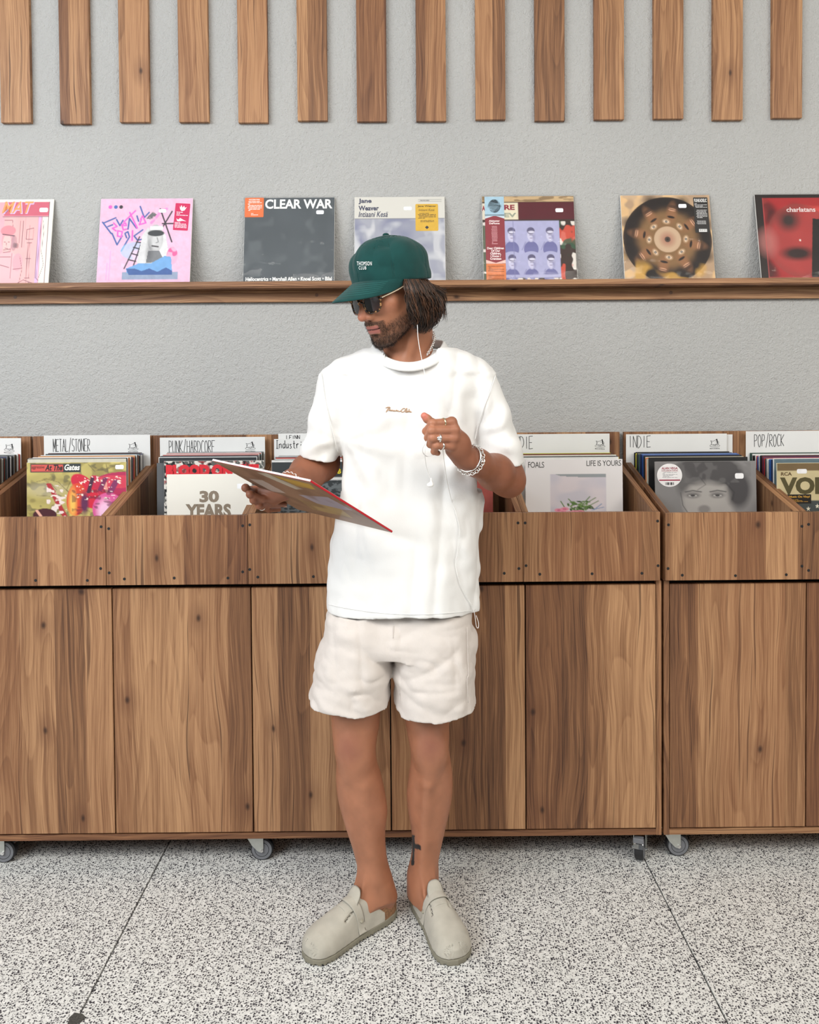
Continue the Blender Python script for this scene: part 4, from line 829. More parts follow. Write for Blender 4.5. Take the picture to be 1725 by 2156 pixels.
genre_card(1500, 1543, 915, 2.822, 'I', 1600, 1600.5, 930, 931, None, 'plain white card edge showing behind the right INDIE card', name='blank_card')
genre_card(1571, 1790, 908, 2.81, 'POP/ROCK', 1588, 1652, 915, 940, (1760, 930), 'white genre card reading POP/ROCK at the right edge')
# ------------------------------------------------------------------ signed-distance modelling
def smin(a, b, k):
    if k <= 0: return np.minimum(a, b)
    h = np.clip(.5+.5*(b-a)/k, 0, 1); return b*(1-h)+a*h-k*h*(1-h)
class SDF:
    def __init__(s, lo, hi, h):
        s.lo = np.array(lo, float); s.h = h; n = np.ceil((np.array(hi)-s.lo)/h).astype(int)+1; s.n = n
        s.ax = [(s.lo[i]+h*np.arange(n[i])).astype(np.float32) for i in range(3)]; s.D = np.full(tuple(n), .05, np.float32)
    def sl(s, lo, hi, m):
        S = []
        for i in range(3):
            a = int(np.clip(math.floor((lo[i]-m-s.lo[i])/s.h), 0, s.n[i]-1)); b = int(np.clip(math.ceil((hi[i]+m-s.lo[i])/s.h)+1, a+1, s.n[i])); S.append(slice(a, b))
        S = tuple(S); return S, (s.ax[0][S[0]][:, None, None], s.ax[1][S[1]][None, :, None], s.ax[2][S[2]][None, None, :])
    def op(s, fn, lo, hi, k=.0, mode='add', m=None):
        S, P = s.sl(lo, hi, (k+.012 if m is None else m)); d = fn(*P).astype(np.float32)
        if mode == 'add': s.D[S] = smin(s.D[S], d, k)
        elif mode == 'cut': s.D[S] = -smin(-s.D[S], d, k)
        elif mode == 'off': s.D[S] = s.D[S]+d
    def seg(s, a, b, r1, r2=None, k=.0, mode='add'):
        a = np.array(a, float); b = np.array(b, float); r2 = r1 if r2 is None else r2; ab = b-a; L = float(ab@ab)+1e-12
        def f(x, y, z):
            t = np.clip(((x-a[0])*ab[0]+(y-a[1])*ab[1]+(z-a[2])*ab[2])/L, 0, 1)
            return np.sqrt((x-a[0]-t*ab[0])**2+(y-a[1]-t*ab[1])**2+(z-a[2]-t*ab[2])**2)-(r1+(r2-r1)*t)
        R = max(r1, r2); s.op(f, np.minimum(a, b)-R, np.maximum(a, b)+R, k, mode)
    def ell(s, c, r, R=None, k=.0, mode='add'):
        c = np.array(c, float); r = np.array(r, float); R = np.eye(3) if R is None else np.array(R)
        def f(x, y, z):
            dx, dy, dz = x-c[0], y-c[1], z-c[2]
            q = [R[0, i]*dx+R[1, i]*dy+R[2, i]*dz for i in range(3)]
            k0 = np.sqrt(sum((q[i]/r[i])**2 for i in range(3))); k1 = np.sqrt(sum((q[i]/r[i]**2)**2 for i in range(3)))+1e-9
            return k0*(k0-1)/k1
        e = r.max(); s.op(f, c-e, c+e, k, mode)
    def loft(s, rows, k=.0, n=2.2, mode='add', ends=(True, True)):
        """rows: (z, cx, cy, rx, ry) from low to high"""
        A = np.array(sorted(rows)); zz = A[:, 0]; zd = np.linspace(zz[0], zz[-1], 160)
        def sm(v):
            t = np.gradient(v, zz); i = np.clip(np.searchsorted(zz, zd)-1, 0, len(zz)-2); h = zz[i+1]-zz[i]; u = (zd-zz[i])/h
            return (2*u**3-3*u**2+1)*v[i]+(u**3-2*u**2+u)*h*t[i]+(-2*u**3+3*u**2)*v[i+1]+(u**3-u**2)*h*t[i+1]
        C = [sm(A[:, j]) for j in range(1, 5)]
        def f(x, y, z):
            zc = np.clip(z, zz[0], zz[-1]); cx, cy, rx, ry = [np.interp(zc.ravel(), zd, c).reshape(zc.shape) for c in C]
            q = (np.abs((x-cx)/rx)**n+np.abs((y-cy)/ry)**n)**(1/n); d = (q-1)*np.minimum(rx, ry)
            return np.maximum(d, np.maximum(zz[0]-z if ends[0] else -1, z-zz[-1] if ends[1] else -1))
        e = max(A[:, 3].max(), A[:, 4].max())
        s.op(f, (A[:, 1].min()-e, A[:, 2].min()-e, zz[0]), (A[:, 1].max()+e, A[:, 2].max()+e, zz[-1]), k, mode)
    def mesh(s):
        D = s.D; h = s.h; neg = D < 0; nx, ny, nz = D.shape
        cnt = np.zeros((nx-1, ny-1, nz-1), np.int8)
        for i in (0, 1):
            for j in (0, 1):
                for k in (0, 1): cnt += neg[i:nx-1+i, j:ny-1+j, k:nz-1+k]
        act = (cnt > 0) & (cnt < 8); I = np.argwhere(act); idx = np.full(act.shape, -1, np.int64); idx[act] = np.arange(len(I))
        P = np.zeros((len(I), 3)); w = np.zeros(len(I)); i, j, k = I.T
        for ax in range(3):
            o1, o2 = [a for a in range(3) if a != ax]
            for u in (0, 1):
                for v in (0, 1):
                    a = [i.copy(), j.copy(), k.copy()]; a[o1] += u; a[o2] += v; b = [q.copy() for q in a]; b[ax] += 1
                    da = D[a[0], a[1], a[2]]; db = D[b[0], b[1], b[2]]; m = (da < 0) != (db < 0)
                    t = np.where(m, da/(da-db+1e-12), 0); q = np.stack(a, 1).astype(float); q[:, ax] += t; P[m] += q[m]; w[m] += 1
        P = P/w[:, None]*h+s.lo; F = []
        for ax in range(3):
            a0 = [slice(None)]*3; a1 = [slice(None)]*3; a0[ax] = slice(0, -1); a1[ax] = slice(1, None)
            A_, B_ = neg[tuple(a0)], neg[tuple(a1)]; o1, o2 = [(1, 2), (2, 0), (0, 1)][ax]
            for fl in (0, 1):
                E_ = np.argwhere((A_ & ~B_) if fl == 0 else (~A_ & B_))
                E_ = E_[(E_[:, o1] > 0) & (E_[:, o2] > 0) & (E_[:, o1] < D.shape[o1]-1) & (E_[:, o2] < D.shape[o2]-1)]
                if not len(E_): continue
                q = []
                for (du, dv) in ((-1, -1), (0, -1), (0, 0), (-1, 0)):
                    e = E_.copy(); e[:, o1] += du; e[:, o2] += dv; q.append(idx[e[:, 0], e[:, 1], e[:, 2]])
                q = np.stack(q, 1); F.append(q if fl == 0 else q[:, ::-1])
        return P, np.concatenate(F)

def relax(V, Fq, it=1, lam=.5):
    """Laplacian smoothing"""
    n = len(V); E_ = np.concatenate([Fq[:, [0, 1]], Fq[:, [1, 2]], Fq[:, [2, 3]], Fq[:, [3, 0]]])
    for _ in range(it):
        S = np.zeros_like(V); c = np.zeros(n)
        for d in range(3):
            S[:, d] = np.bincount(E_[:, 0], V[E_[:, 1], d], n)+np.bincount(E_[:, 1], V[E_[:, 0], d], n)
        c = np.bincount(E_[:, 0], minlength=n)+np.bincount(E_[:, 1], minlength=n); V = V*(1-lam)+lam*S/np.maximum(c, 1)[:, None]
    return V
def vnoise(x, y, z, seed=0):
    g = np.random.default_rng(seed).random((32, 32, 32)).astype(np.float32)
    x, y, z = np.broadcast_arrays(x, y, z); xi, yi, zi = np.floor(x).astype(int), np.floor(y).astype(int), np.floor(z).astype(int)
    tx, ty, tz = x-xi, y-yi, z-zi; tx, ty, tz = [t*t*(3-2*t) for t in (tx, ty, tz)]; r = 0
    for a in (0, 1):
        for b in (0, 1):
            for c in (0, 1): r = r+g[(xi+a) % 32, (yi+b) % 32, (zi+c) % 32]*(tx if a else 1-tx)*(ty if b else 1-ty)*(tz if c else 1-tz)
    return r
def ridge(x, y, z, seed): return 1-np.abs(2*vnoise(x, y, z, seed)-1)
def vcol(o, C):
    ca = o.data.color_attributes.new('Col', 'FLOAT_COLOR', 'POINT'); ca.data.foreach_set('color', np.c_[C, np.ones(len(C))].astype(np.float32).ravel())
def pz(row, xc=860, Y=2.15): return at(xc, row, Y)[2]
def pxx(px, row, Y=2.15): return at(px, row, Y)[0]

# ------------------------------------------------------------------ the person
YB = 2.15
man = empty('person', (0.0, 2.15, 0.0), 'man in green cap, tinted glasses, white t-shirt and cream shorts, reading a held record', 'person')
def lrows(T, Y, ryf, n=None):
    out = []
    for r in T:
        row, a, b = r[:3]; yy = r[3] if len(r) > 3 else Y; ry = r[4] if len(r) > 4 else None
        xa, xb = pxx(a, row, yy), pxx(b, row, yy); rx = (xb-xa)/2; out.append((pz(row, (a+b)/2, yy), (xa+xb)/2, yy, rx, ry if ry else rx*ryf))
    return out
parts = []     # body pieces (verts, faces)
# legs -------------------------------------------------
LL = [(1400, 690, 806), (1500, 697, 801), (1527, 699, 799), (1550, 701, 795), (1580, 706, 791.5), (1600, 708.5, 793), (1640, 707.5, 804), (1680, 711.5, 812), (1710, 718.5, 816), (1750, 731, 811.5), (1800, 746.5, 813.5), (1840, 755, 816.5), (1862, 752, 822), (1886, 752, 826)]
RL = [(1400, 850, 955), (1500, 851, 947), (1527, 855, 946), (1550, 859, 946), (1580, 864.5, 946), (1600, 865, 949), (1640, 860, 953.5), (1680, 856.5, 952), (1710, 860, 946.5), (1750, 866.5, 937), (1800, 868.5, 926), (1840, 868, 918), (1862, 864, 918), (1886, 859, 921)]
def leg(T, Yk, Ya, side, ank, heel, fdir, medial):
    """side: clog frame; Yk knee depth, Ya ankle depth"""
    R_ = []
    for (row, a, b) in T:
        t = (row-1400)/(1862-1400); Y = Yk+(Ya-Yk)*t
        prof = np.interp(row, [1400, 1527, 1580, 1640, 1700, 1800, 1862], [.070, .063, .055, .060, .058, .042, .046]) if row < 1863 else .05
        sh = np.interp(row, [1400, 1560, 1640, 1700, 1800, 1862], [0, -.002, .005, .007, .004, .0])
        xa, xb = pxx(a, row, Y), pxx(b, row, Y); R_.append((pz(row, (a+b)/2, Y), (xa+xb)/2, Y+sh, (xb-xa)/2, prof))
    A = np.array(R_); lo = (A[:, 1].min()-.12, A[:, 2].min()-.2, .02); hi = (A[:, 1].max()+.12, A[:, 2].max()+.12, A[:, 0].max()+.01)
    S = SDF(lo, hi, .0036); S.loft(R_, n=2.15)
    # kneecap, tibial head, shin edge
    kx, kz = (pxx(T[4][1], 1565)+pxx(T[4][2], 1565))/2, pz(1552)
    S.ell((kx-.004*medial, Yk-.046, kz), (.026, .016, .030), k=.035); S.ell((kx, Yk-.040, kz-.062), (.014, .012, .022), k=.04)
    for q in (-1, 1): S.ell((kx+q*.024, Yk-.034, kz-.030), (.012, .014, .02), k=.035)
    
    a1 = at((T[7][1]+T[7][2])/2, 1640, Yk); a2 = at((T[11][1]+T[11][2])/2, 1835, Ya)
    S.seg((a1[0]+medial*.006, Yk-.043, a1[2]), (a2[0]+medial*.006, Ya-.030, a2[2]), .006, .006, k=.03)
    # ankle bones, heel, foot
    for q, zz in ((-1, .0), (1, .008)): S.ell((ank[0]+q*.024, ank[1], ank[2]-.012+zz), (.009, .012, .012), k=.02)
    h = np.array(heel); fd = np.array([fdir[0], fdir[1], 0]); S.seg((ank[0], ank[1], ank[2]+.0), h+[0, 0, .020], .026, .028, k=.035)
    S.seg((ank[0], ank[1]-.0, ank[2]-.034), h+fd*.12+[0, 0, .006], .028, .022, k=.03); S.seg(h+[0, 0, .012], h+fd*.19+[0, 0, .004], .026, .022, k=.02)
    S.seg((ank[0]+.0, ank[1]+.032, ank[2]+.05), h+[0, 0, .03], .009, .014, k=.04)
    # tendons over the instep
    for q in (-.012, .0, .012):
        pr = np.array([-fd[1], fd[0], 0])*q; S.seg(np.array(ank)+fd*.033+pr+[0, 0, .035], np.array(ank)+fd*.062+pr*1.5+[0, 0, -.034], .0035, .003, k=.012)
    V, F_ = S.mesh(); return relax(V, F_, 1), F_
fL = np.array([-.745, -.667]); fL /= np.linalg.norm(fL); fR = np.array([.335, -.942]); fR /= np.linalg.norm(fR)
hL = np.array([-.070, 2.166, .036]); hR = np.array([.034, 2.212, .036])          # heel centres (foot)
aL = np.array([pxx(788, 1862, 2.155), 2.155, .118]); aR = np.array([pxx(890, 1862, 2.185), 2.185, .118])
parts.append(leg(LL, 2.15, 2.155, -1, aL, hL, fL, 1)); parts.append(leg(RL, 2.15, 2.185, 1, aR, hR, fR, -1))
# torso core, hidden under the clothes but joining everything
S = SDF((-.24, 2.0, .70), (.26, 2.28, 1.50), .007)
S.loft([(.72, 0, YB+.005, .12, .075), (.85, 0, YB+.005, .13, .075), (1.0, 0, YB, .14, .085), (1.2, 0.0, YB, .165, .1), (1.36, 0.0, YB, .15, .085), (1.42, 0.0, YB+.01, .08, .06)], n=2.3)
S.seg((-.165, YB, 1.36), (.175, YB, 1.36), .042, .042, k=.03)
parts.append(S.mesh())

# head ------------------------------------------------
TH, PH = math.radians(50), math.radians(22)
def hframe(th, ph, rl=0.0):
    Fv = np.array([-math.sin(th)*math.cos(ph), -math.cos(th)*math.cos(ph), -math.sin(ph)]); Uv = np.array([-math.sin(th)*math.sin(ph), -math.cos(th)*math.sin(ph), math.cos(ph)]); Lv = np.array([math.cos(th), -math.sin(th), 0])
    c, q = math.cos(rl), math.sin(rl); Lv, Uv = Lv*c+Uv*q, Uv*c-Lv*q
    return np.stack([Lv, Fv, Uv], 1)
HR = hframe(TH, PH); HS = 1.04; HO = at(829, 600, 2.085)
def H(a, b, c): return HO+HR@(np.array([a, b, c], float)*HS)
S = SDF((-.092, -.125, -.155), (.092, .145, .145), .0017)
S.ell((0, -.012, .03), (.071, .088, .068)); S.ell((0, .03, -.045), (.058, .068, .074), k=.03); S.ell((0, .056, -.03), (.052, .042, .068), k=.02)
for q in (-1, 1):
    S.ell((q*.041, .066, -.026), (.020, .020, .018), k=.018); S.seg((q*.060, .004, -.056), (q*.024, .076, -.109), .015, .014, k=.022); S.seg((q*.066, -.005, -.02), (q*.060, .006, -.06), .01, .012, k=.02)
    S.seg((q*.012, .093, .012), (q*.036, .079, .012), .0085, .007, k=.012)
    S.ell((q*.031, .103, -.004), (.018, .014, .0125), k=.012, mode='cut'); S.ell((q*.031, .0785, -.004), (.0125, .0125, .0125), k=.0)
    S.ell((q*.031, .0805, .0005), (.0155, .0125, .0105), k=.002); S.ell((q*.031, .080, -.0115), (.0145, .0115, .0065), k=.003)
    S.ell((q*.072, -.008, -.024), (.006, .014, .020), k=.008)
S.ell((0, .086, -.111), (.020, .016, .015), k=.018); S.ell((0, .09, -.076), (.026, .014, .022), k=.02)
S.seg((0, .090, .014), (0, .1085, -.030), .0085, .0085, k=.013); S.seg((0, .106, -.022), (0, .1195, -.0405), .0085, .0105, k=.01)
for q in (-1, 1):
    S.ell((q*.0125, .1035, -.0455), (.0085, .0115, .0085), k=.007); S.ell((q*.0075, .1085, -.0535), (.0036, .006, .0035), k=.002, mode='cut')
S.seg((0, .104, -.052), (0, .1015, -.0635), .005, .004, k=.008)
S.ell((0, .0975, -.0715), (.0195, .0060, .0042), k=.006); S.ell((-.008, .0995, -.0715), (.009, .0055, .0038), k=.005); S.ell((.008, .0995, -.0715), (.009, .0055, .0038), k=.005)
S.ell((0, .0975, -.0820), (.0175, .0068, .0055), k=.006); S.seg((-.023, .098, -.0765), (.023, .098, -.0765), .0014, k=.0015, mode='cut')
S.seg((0, .104, -.0762), (0, .108, -.0762), .0012, k=.001, mode='cut'); S.ell((0, .101, -.0945), (.016, .005, .005), k=.006, mode='cut')
Vh, Fh = S.mesh(); Vh = relax(Vh, Fh, 1, .4); VhL = Vh.copy()
VhW = HO+(Vh*HS)@HR.T
# neck
nb, nt = np.array([pxx(858, 790, 2.17), 2.17, pz(790, 858, 2.17)]), H(0, -.03, -.05)
S = SDF((-.11, 2.03, 1.33), (.12, 2.28, 1.60), .0034)
S.seg(nb+[0, .01, -.05], nt, .068, .060); S.seg(H(.052, -.03, -.045), (pxx(852, 775, 2.1), 2.085, pz(775, 852, 2.1)), .013, .010, k=.022); S.seg(H(-.05, -.02, -.05), (pxx(843, 775, 2.1), 2.085, pz(775, 843, 2.1)), .012, .010, k=.022)
S.ell(tuple(H(0, .035, -.135)), (.012, .012, .016), k=.02)
S.seg((pxx(800, 792, 2.10), 2.10, pz(792, 800, 2.1)), (pxx(905, 785, 2.10), 2.12, pz(785, 905, 2.1)), .03, .03, k=.04)
Vn, Fn = S.mesh()
parts.append((Vn, Fn))

# arms and hands --------------------------------------
def chain(S, P, r, k=.006):
    for i in range(len(P)-1): S.seg(P[i], P[i+1], r[i], r[i+1], k=k)
def A3(t): return at(*t)
nails = []
# left arm of the person (right side of the photo)
LSh, LEl, LWr = at(1040, 800, 2.15), at(1068, 1008, 2.115), at(982, 962, 1.925)
lk = {'i': [(951, 889, 1.875), (911, 891, 1.853), (897, 908, 1.872), (905, 914, 1.893)], 'm': [(957, 906, 1.872), (909, 906, 1.846), (901, 922, 1.868), (911, 926, 1.892)],
      'r': [(955, 923, 1.872), (911, 922, 1.848), (906, 936, 1.868), (915, 940, 1.892)], 'p': [(949, 939, 1.877), (919, 938, 1.856), (914, 951, 1.872), (922, 954, 1.892)]}
pts = [at(*p) for v in lk.values() for p in v]+[LWr, LEl, LSh]
lo, hi = np.min(pts, 0)-.055, np.max(pts, 0)+.05
hi[2] = at(0, 830, 2.1)[2]
S = SDF(lo, hi, .0021)
d = LWr-LEl
S.seg(at(1032, 850, 2.14), LEl, .038, .040, k=.02); S.seg(LEl, LEl+d*.32, .0405, .0425, k=.03); S.seg(LEl+d*.32, LEl+d*.75, .0425, .031, k=.02); S.seg(LEl+d*.75, LWr, .031, .0265, k=.02)
S.ell(LEl+np.array([.014, .016, -.016]), (.022, .022, .022), k=.03)
wristU = np.array([0, 0, 1.])
S.ell(LWr+np.array([.012, -.002, -.016]), (.012, .012, .012), k=.015)
mcp = [at(*lk[q][0]) for q in 'imrp']; base = LWr+np.array([-.006, -.006, .0])
for q, m_ in enumerate(mcp): S.seg(base+(m_-base)*.1+[0, .004, 0], m_+[0, .003, 0], .0165, .0112, k=.012)
S.ell((mcp[1]+base)/2+[0, .008, 0], (.026, .017, .026), k=.02)
# thumb side pad (towards the body) and heel of the hand
S.seg(base+[-.004, .016, .006], at(925, 905, 1.905), .015, .013, k=.014); S.seg(base+[-.004, .008, -.012], at(950, 950, 1.895), .015, .011, k=.014)
fr_ = dict(i=(.0098, .0090, .0083, .0074), m=(.0100, .0092, .0084, .0075), r=(.0096, .0088, .008, .0072), p=(.0086, .0080, .0072, .0066))
for q in 'imrp':
    P = [at(*p) for p in lk[q]]; r = fr_[q]; P[0] = P[0]
    for i_ in range(3): S.seg(P[i_], P[i_+1], r[i_], r[i_+1], k=.0035)
    S.ell(P[1], (r[1]*1.06,)*3, k=.003); S.ell(P[0]+np.array([.001, -.002, .001]), (.0105,)*3, k=.008)
# thumb over the index finger
tp = [at(925, 903, 1.905), at(910, 890, 1.885), at(900, 882, 1.872), at(893.5, 875.5, 1.868)]
chain(S, tp, [.0125, .0098, .0092, .0080], k=.005)
nails.append((at(890.5, 872.5, 1.862), None))
Va, Fa = S.mesh(); parts.append((relax(Va, Fa, 1, .35), Fa))
# right arm of the person (left side of the photo)
RSh, REl, RWr = at(700, 800, 2.15), at(676, 975, 2.19), at(597, 1031, 2.02)
RC = dict(A=np.array([-.444, 1.899, 1.237]), B=np.array([-.199, 1.703, 1.209]), C=np.array([-.035, 1.928, 1.062]), D=np.array([-.279, 2.125, 1.091]))
RN = np.cross(RC['B']-RC['A'], RC['D']-RC['A']); RN /= np.linalg.norm(RN)
if RN[1] > 0: RN = -RN          # RN points out of the face the camera sees (down and forward)
def onrec(px, py, off):
    dd = at(px, py, 1.0)-np.array([0, 0, CAMH]); o_ = np.array([0, 0, CAMH]); t = ((RC['A']-o_)@RN)/(dd@RN); return o_+dd*t+RN*off
rk = {'i': [(528, 1033, 2.030), (517, 1027, 1.992), None, (546, 1028)], 'm': [(541, 1045, 2.036), (527, 1041, 1.990), None, (588, 1044)],
      'r': [(549, 1056, 2.042), (534, 1053, 1.995), None, (602, 1055)], 'p': [(558, 1066, 2.048), (546, 1065, 2.005), None, (590, 1066)]}
fing = {}
for q, (a_, b_, _, t_) in rk.items():
    a3, b3 = at(*a_), at(*b_); t3 = onrec(t_[0], t_[1], .0085); m3 = (b3*.5+t3*.5)+RN*.006; fing[q] = [a3, b3, m3, t3]
pts = [p for v in fing.values() for p in v]+[RWr, REl]
lo, hi = np.min(pts, 0)-.055, np.max(pts, 0)+.05; hi[2] = at(0, 880, 2.15)[2]
S = SDF(lo, hi, .0021); d = RWr-REl
S.seg(at(697, 860, 2.155), REl, .036, .043, k=.02); S.seg(REl, REl+d*.35, .043, .0435, k=.03); S.seg(REl+d*.35, REl+d*.8, .0435, .031, k=.02); S.seg(REl+d*.8, RWr, .031, .0265, k=.02)
for q in 'imrp': S.seg(RWr+[.0, 0, 0], fing[q][0], .0175, .0115, k=.014)
S.ell((RWr+fing['m'][0])/2+[0, 0, -.004], (.026, .02, .020), k=.016)
for q in 'imrp':
    P = fing[q]; r = fr_[q]
    for i_ in range(3): S.seg(P[i_], P[i_+1], r[i_]*.98, r[i_+1]*.98, k=.0035)
    S.ell(P[1], (r[1]*1.05,)*3, k=.003)
# thumb lies on the far side of the sleeve
tb = [RWr+np.array([.0, .0, .014]), onrec(560, 1022, -.020), onrec(548, 1012, -.0135), onrec(535, 1003, -.0125)]
chain(S, tb, [.015, .0115, .0100, .0085], k=.006)
Va, Fa = S.mesh(); parts.append((relax(Va, Fa, 1, .35), Fa))
for q, rr_ in (('i', .0074), ('m', .0075), ('r', .0072), ('p', .0066)):
    P = fing[q]; dd = (P[3]-P[2])/np.linalg.norm(P[3]-P[2]); nails.append((P[3]+dd*.001, (dd, RN, rr_)))

# merge the body and colour it
Vs, Fs, off = [VhW], [Fh], len(VhW)
for v, f in parts: Vs.append(v); Fs.append(f+off); off += len(v)
VB, FB = np.concatenate(Vs), np.concatenate(Fs); nh = len(VhW)
base_c = np.array([.365, .155, .086]); Cc = np.tile(base_c, (len(VB), 1))
nzv = vnoise(VB[:, 0]*38, VB[:, 1]*38, VB[:, 2]*38, 5)+.5*vnoise(VB[:, 0]*110, VB[:, 1]*110, VB[:, 2]*110, 6)
Cc *= (.86+.19*nzv)[:, None]
def paint(c, r, col, w=1.0, soft=.4):
    dd = np.linalg.norm((VB-np.array(c))/np.array(r), axis=1); m = np.clip((1-dd)/soft, 0, 1)[:, None]*w; Cc[:] = Cc*(1-m)+np.array(col)*m
arm = (VB[:, 2] > .8) & (np.arange(len(VB)) >= nh) & (np.abs(VB[:, 0]) > .08); Cc[arm] *= np.array([.70, .62, .60])
for c in ((pxx(735, 1552), 2.08, pz(1552)), (pxx(905, 1548), 2.08, pz(1548))): paint(c, (.05, .05, .06), (.25, .092, .065), .6, .9)
hands = np.array([at(925, 915, 1.87)]); m = np.clip(1.25-np.linalg.norm(VB-hands[0], axis=1)/.06, 0, 1)[:, None]; Cc[:] = Cc*(1-m)+m*np.array([.40, .17, .10])*(.9+.15*nzv)[:, None]
paint(at(893, 876, 1.866), (.012,)*3, (.62, .2, .15), .8)
# face colours, in head space
L = VhL; fc = Cc[:nh]
def fp(c, r, col, w=1.0, soft=.4):
    dd = np.linalg.norm((L-np.array(c))/np.array(r), axis=1); m = np.clip((1-dd)/soft, 0, 1)[:, None]*w; fc[:] = fc*(1-m)+np.array(col)*m
fp((0, .12, -.04), (.022, .03, .02), (.56, .20, .13), .6, .8)
for q in (-1, 1): fp((q*.042, .07, -.03), (.03, .03, .028), (.56, .215, .14), .5, .9)
def beardmask(L):
    x, y, z = L.T; ax = np.abs(x)
    jaw = np.clip((-.072-z+(.10-y)*.34-.0*ax)/.014, 0, 1)*np.clip((y-.0)/.02, 0, 1)      # chin and jaw line
    mous = np.exp(-(((z+.0615+ax*.18)/.0075)**4))*np.clip((.031-ax)/.006, 0, 1)*(y > .085)
    corner = np.exp(-(((ax-.029)/.0065)**4))*(z < -.060)*(z > -.105)*(y > .07)
    soul = np.exp(-((ax/.012)**4))*(z < -.090)*(z > -.12)*(y > .08)
    lips = (ax < .022)*(z > -.0895)*(z < -.0665)*(y > .09)
    chin = np.clip((-.093-z)/.006, 0, 1)*np.clip((y-.05)/.02, 0, 1)
    b = np.maximum.reduce([jaw*.75, mous, corner*.9, soul, chin*np.ones_like(x)]); b = b*(1-lips); return np.clip(b, 0, 1)*np.clip((z+.165)/.01, 0, 1)*np.clip((y+.01)/.03, 0, 1)
bm_ = beardmask(L); m = (bm_*.8)[:, None]; fc[:] = fc*(1-m)+m*np.array([.055, .030, .018])
lip = ((np.abs(L[:, 0]) < .0235) & (L[:, 1] > .094) & (L[:, 2] < -.0682) & (L[:, 2] > -.0872)); fc[lip] = np.array([.34, .12, .098])*(.9+.15*nzv[:nh][lip])[:, None]
ml = (np.abs(L[:, 2]+.0765) < .0016) & (np.abs(L[:, 0]) < .025) & (L[:, 1] > .088); fc[ml] = (.08, .02, .018)
for q in (-1, 1):
    fp((q*.031, .09, -.0078), (.0165, .02, .0024), (.03, .018, .014), .9, .3); fp((q*.028, .098, .021), (.024, .02, .0055), (.03, .018, .01), .85, .4)
    fp((q*.0075, .1085, -.0545), (.004, .007, .004), (.10, .03, .02), .9, .5)
# tattoo of a plain cross on the right calf (photo side)
tm = (VB[:, 1] < 2.19) & (VB[:, 2] < .3) & (VB[:, 2] > .1) & (VB[:, 0] > .0)
def pr(V):
    v = V-np.array([0, 0, CAMH]); w_ = v@CF; return PPX+FPX*(v@CR)/w_, PPY-FPX*(v@CU)/w_
ti = np.where(tm)[0]; qx, qy = pr(VB[ti]); front_ = VB[ti][:, 1] < 2.175
ver = (qy > 1758) & (qy < 1822) & (qx > 866) & (qx < 873.5-(qy-1758)*.01+(qy > 1800)*-.5) & front_
hor = (qy > 1775+(qx-870)*.25) & (qy < 1785+(qx-870)*.32) & (qx > 868) & (qx < 886) & front_
Cc[ti[ver | hor]] = (.02, .022, .024)
body = mk('body', VB, FB, M['skin'], man, True); vcol(body, Cc)
body['label'] = 'tanned face with dark stubble, bare arms and legs, small black cross tattoo on the calf'
# finger nails
nm = mat('finger_nail', (.68, .36, .29), .25)
for c, q in nails:
    if q is None: continue
    dd, nn, r_ = q; nn = nn-dd*(nn@dd); nn /= np.linalg.norm(nn); ss = np.cross(dd, nn); V, F_ = [], []
    for i_ in range(7):
        for j_ in range(7):
            u, v = (i_-3)/3, (j_-3)/3; rr2 = max(abs(u), abs(v)); k_ = math.hypot(u, v); s_ = rr2/k_ if k_ > 0 else 1
            a_ = u*s_*1.0; V.append(c+dd*(v*s_*.0058)+nn*(r_*1.03*math.cos(a_)+.0002)+ss*(r_*1.0*math.sin(a_*.85)))
    F_ = [(a*7+b, a*7+b+1, a*7+b+8, a*7+b+7) for a in range(6) for b in range(6)]
    mk('finger_nail', V, F_, nm, body, True)

# beard and eyebrow hair: tapered hairs rooted on the face
def hairs(name, roots, dirs, lens, w, mat_, parent, label=None):
    n_ = len(roots); dirs = dirs/np.linalg.norm(dirs, axis=1)[:, None]; rnd = RNG.normal(size=(n_, 3)); s1 = np.cross(dirs, rnd); s1 /= np.linalg.norm(s1, axis=1)[:, None]; s2 = np.cross(dirs, s1)
    lens = np.asarray(lens)[:, None]; V = np.stack([roots+s1*w, roots-s1*w*.5+s2*w*.87, roots-s1*w*.5-s2*w*.87, roots+dirs*lens], 1).reshape(-1, 3)
    b = np.arange(n_)[:, None]*4; F_ = np.concatenate([b+[0, 1, 3], b+[1, 2, 3], b+[2, 0, 3]])
    o = mk(name, V, F_.astype(np.int64), mat_, parent, True)
    if label: o['label'] = label
    return o
# vertex normals of the head
fn = np.cross(VhL[Fh[:, 2]]-VhL[Fh[:, 0]], VhL[Fh[:, 3]]-VhL[Fh[:, 1]]); vn = np.zeros_like(VhL)
for j_ in range(4):
    for d_ in range(3): vn[:, d_] += np.bincount(Fh[:, j_], fn[:, d_], len(VhL))
vn /= np.linalg.norm(vn, axis=1)[:, None]+1e-12
if (vn*(VhL-[0, 0, 0])).sum() < 0: vn = -vn
M['hair'] = mat('dark_brown_hair', (.016, .008, .005), .42, var=(90, .5))
M['hair2'] = mat('warm_brown_hair', (.075, .031, .014), .36, var=(90, .5))
pi = np.where(RNG.random(nh) < bm_*.42)[0]; roots = VhL[pi]; k_ = len(pi)
dl = vn[pi]*.55+np.array([0, .15, -.85])+RNG.normal(size=(k_, 3))*.28
mo = (roots[:, 2] > -.072)[:, None]; dl = np.where(mo, vn[pi]*.35+np.c_[np.sign(roots[:, 0])*.5, np.zeros(k_), -np.ones(k_)*.6]+RNG.normal(size=(k_, 3))*.2, dl)
ln_ = np.where(roots[:, 2] < -.1, .0085, .006)*RNG.uniform(.6, 1.2, k_)*np.clip(bm_[pi]+.2, .4, 1)
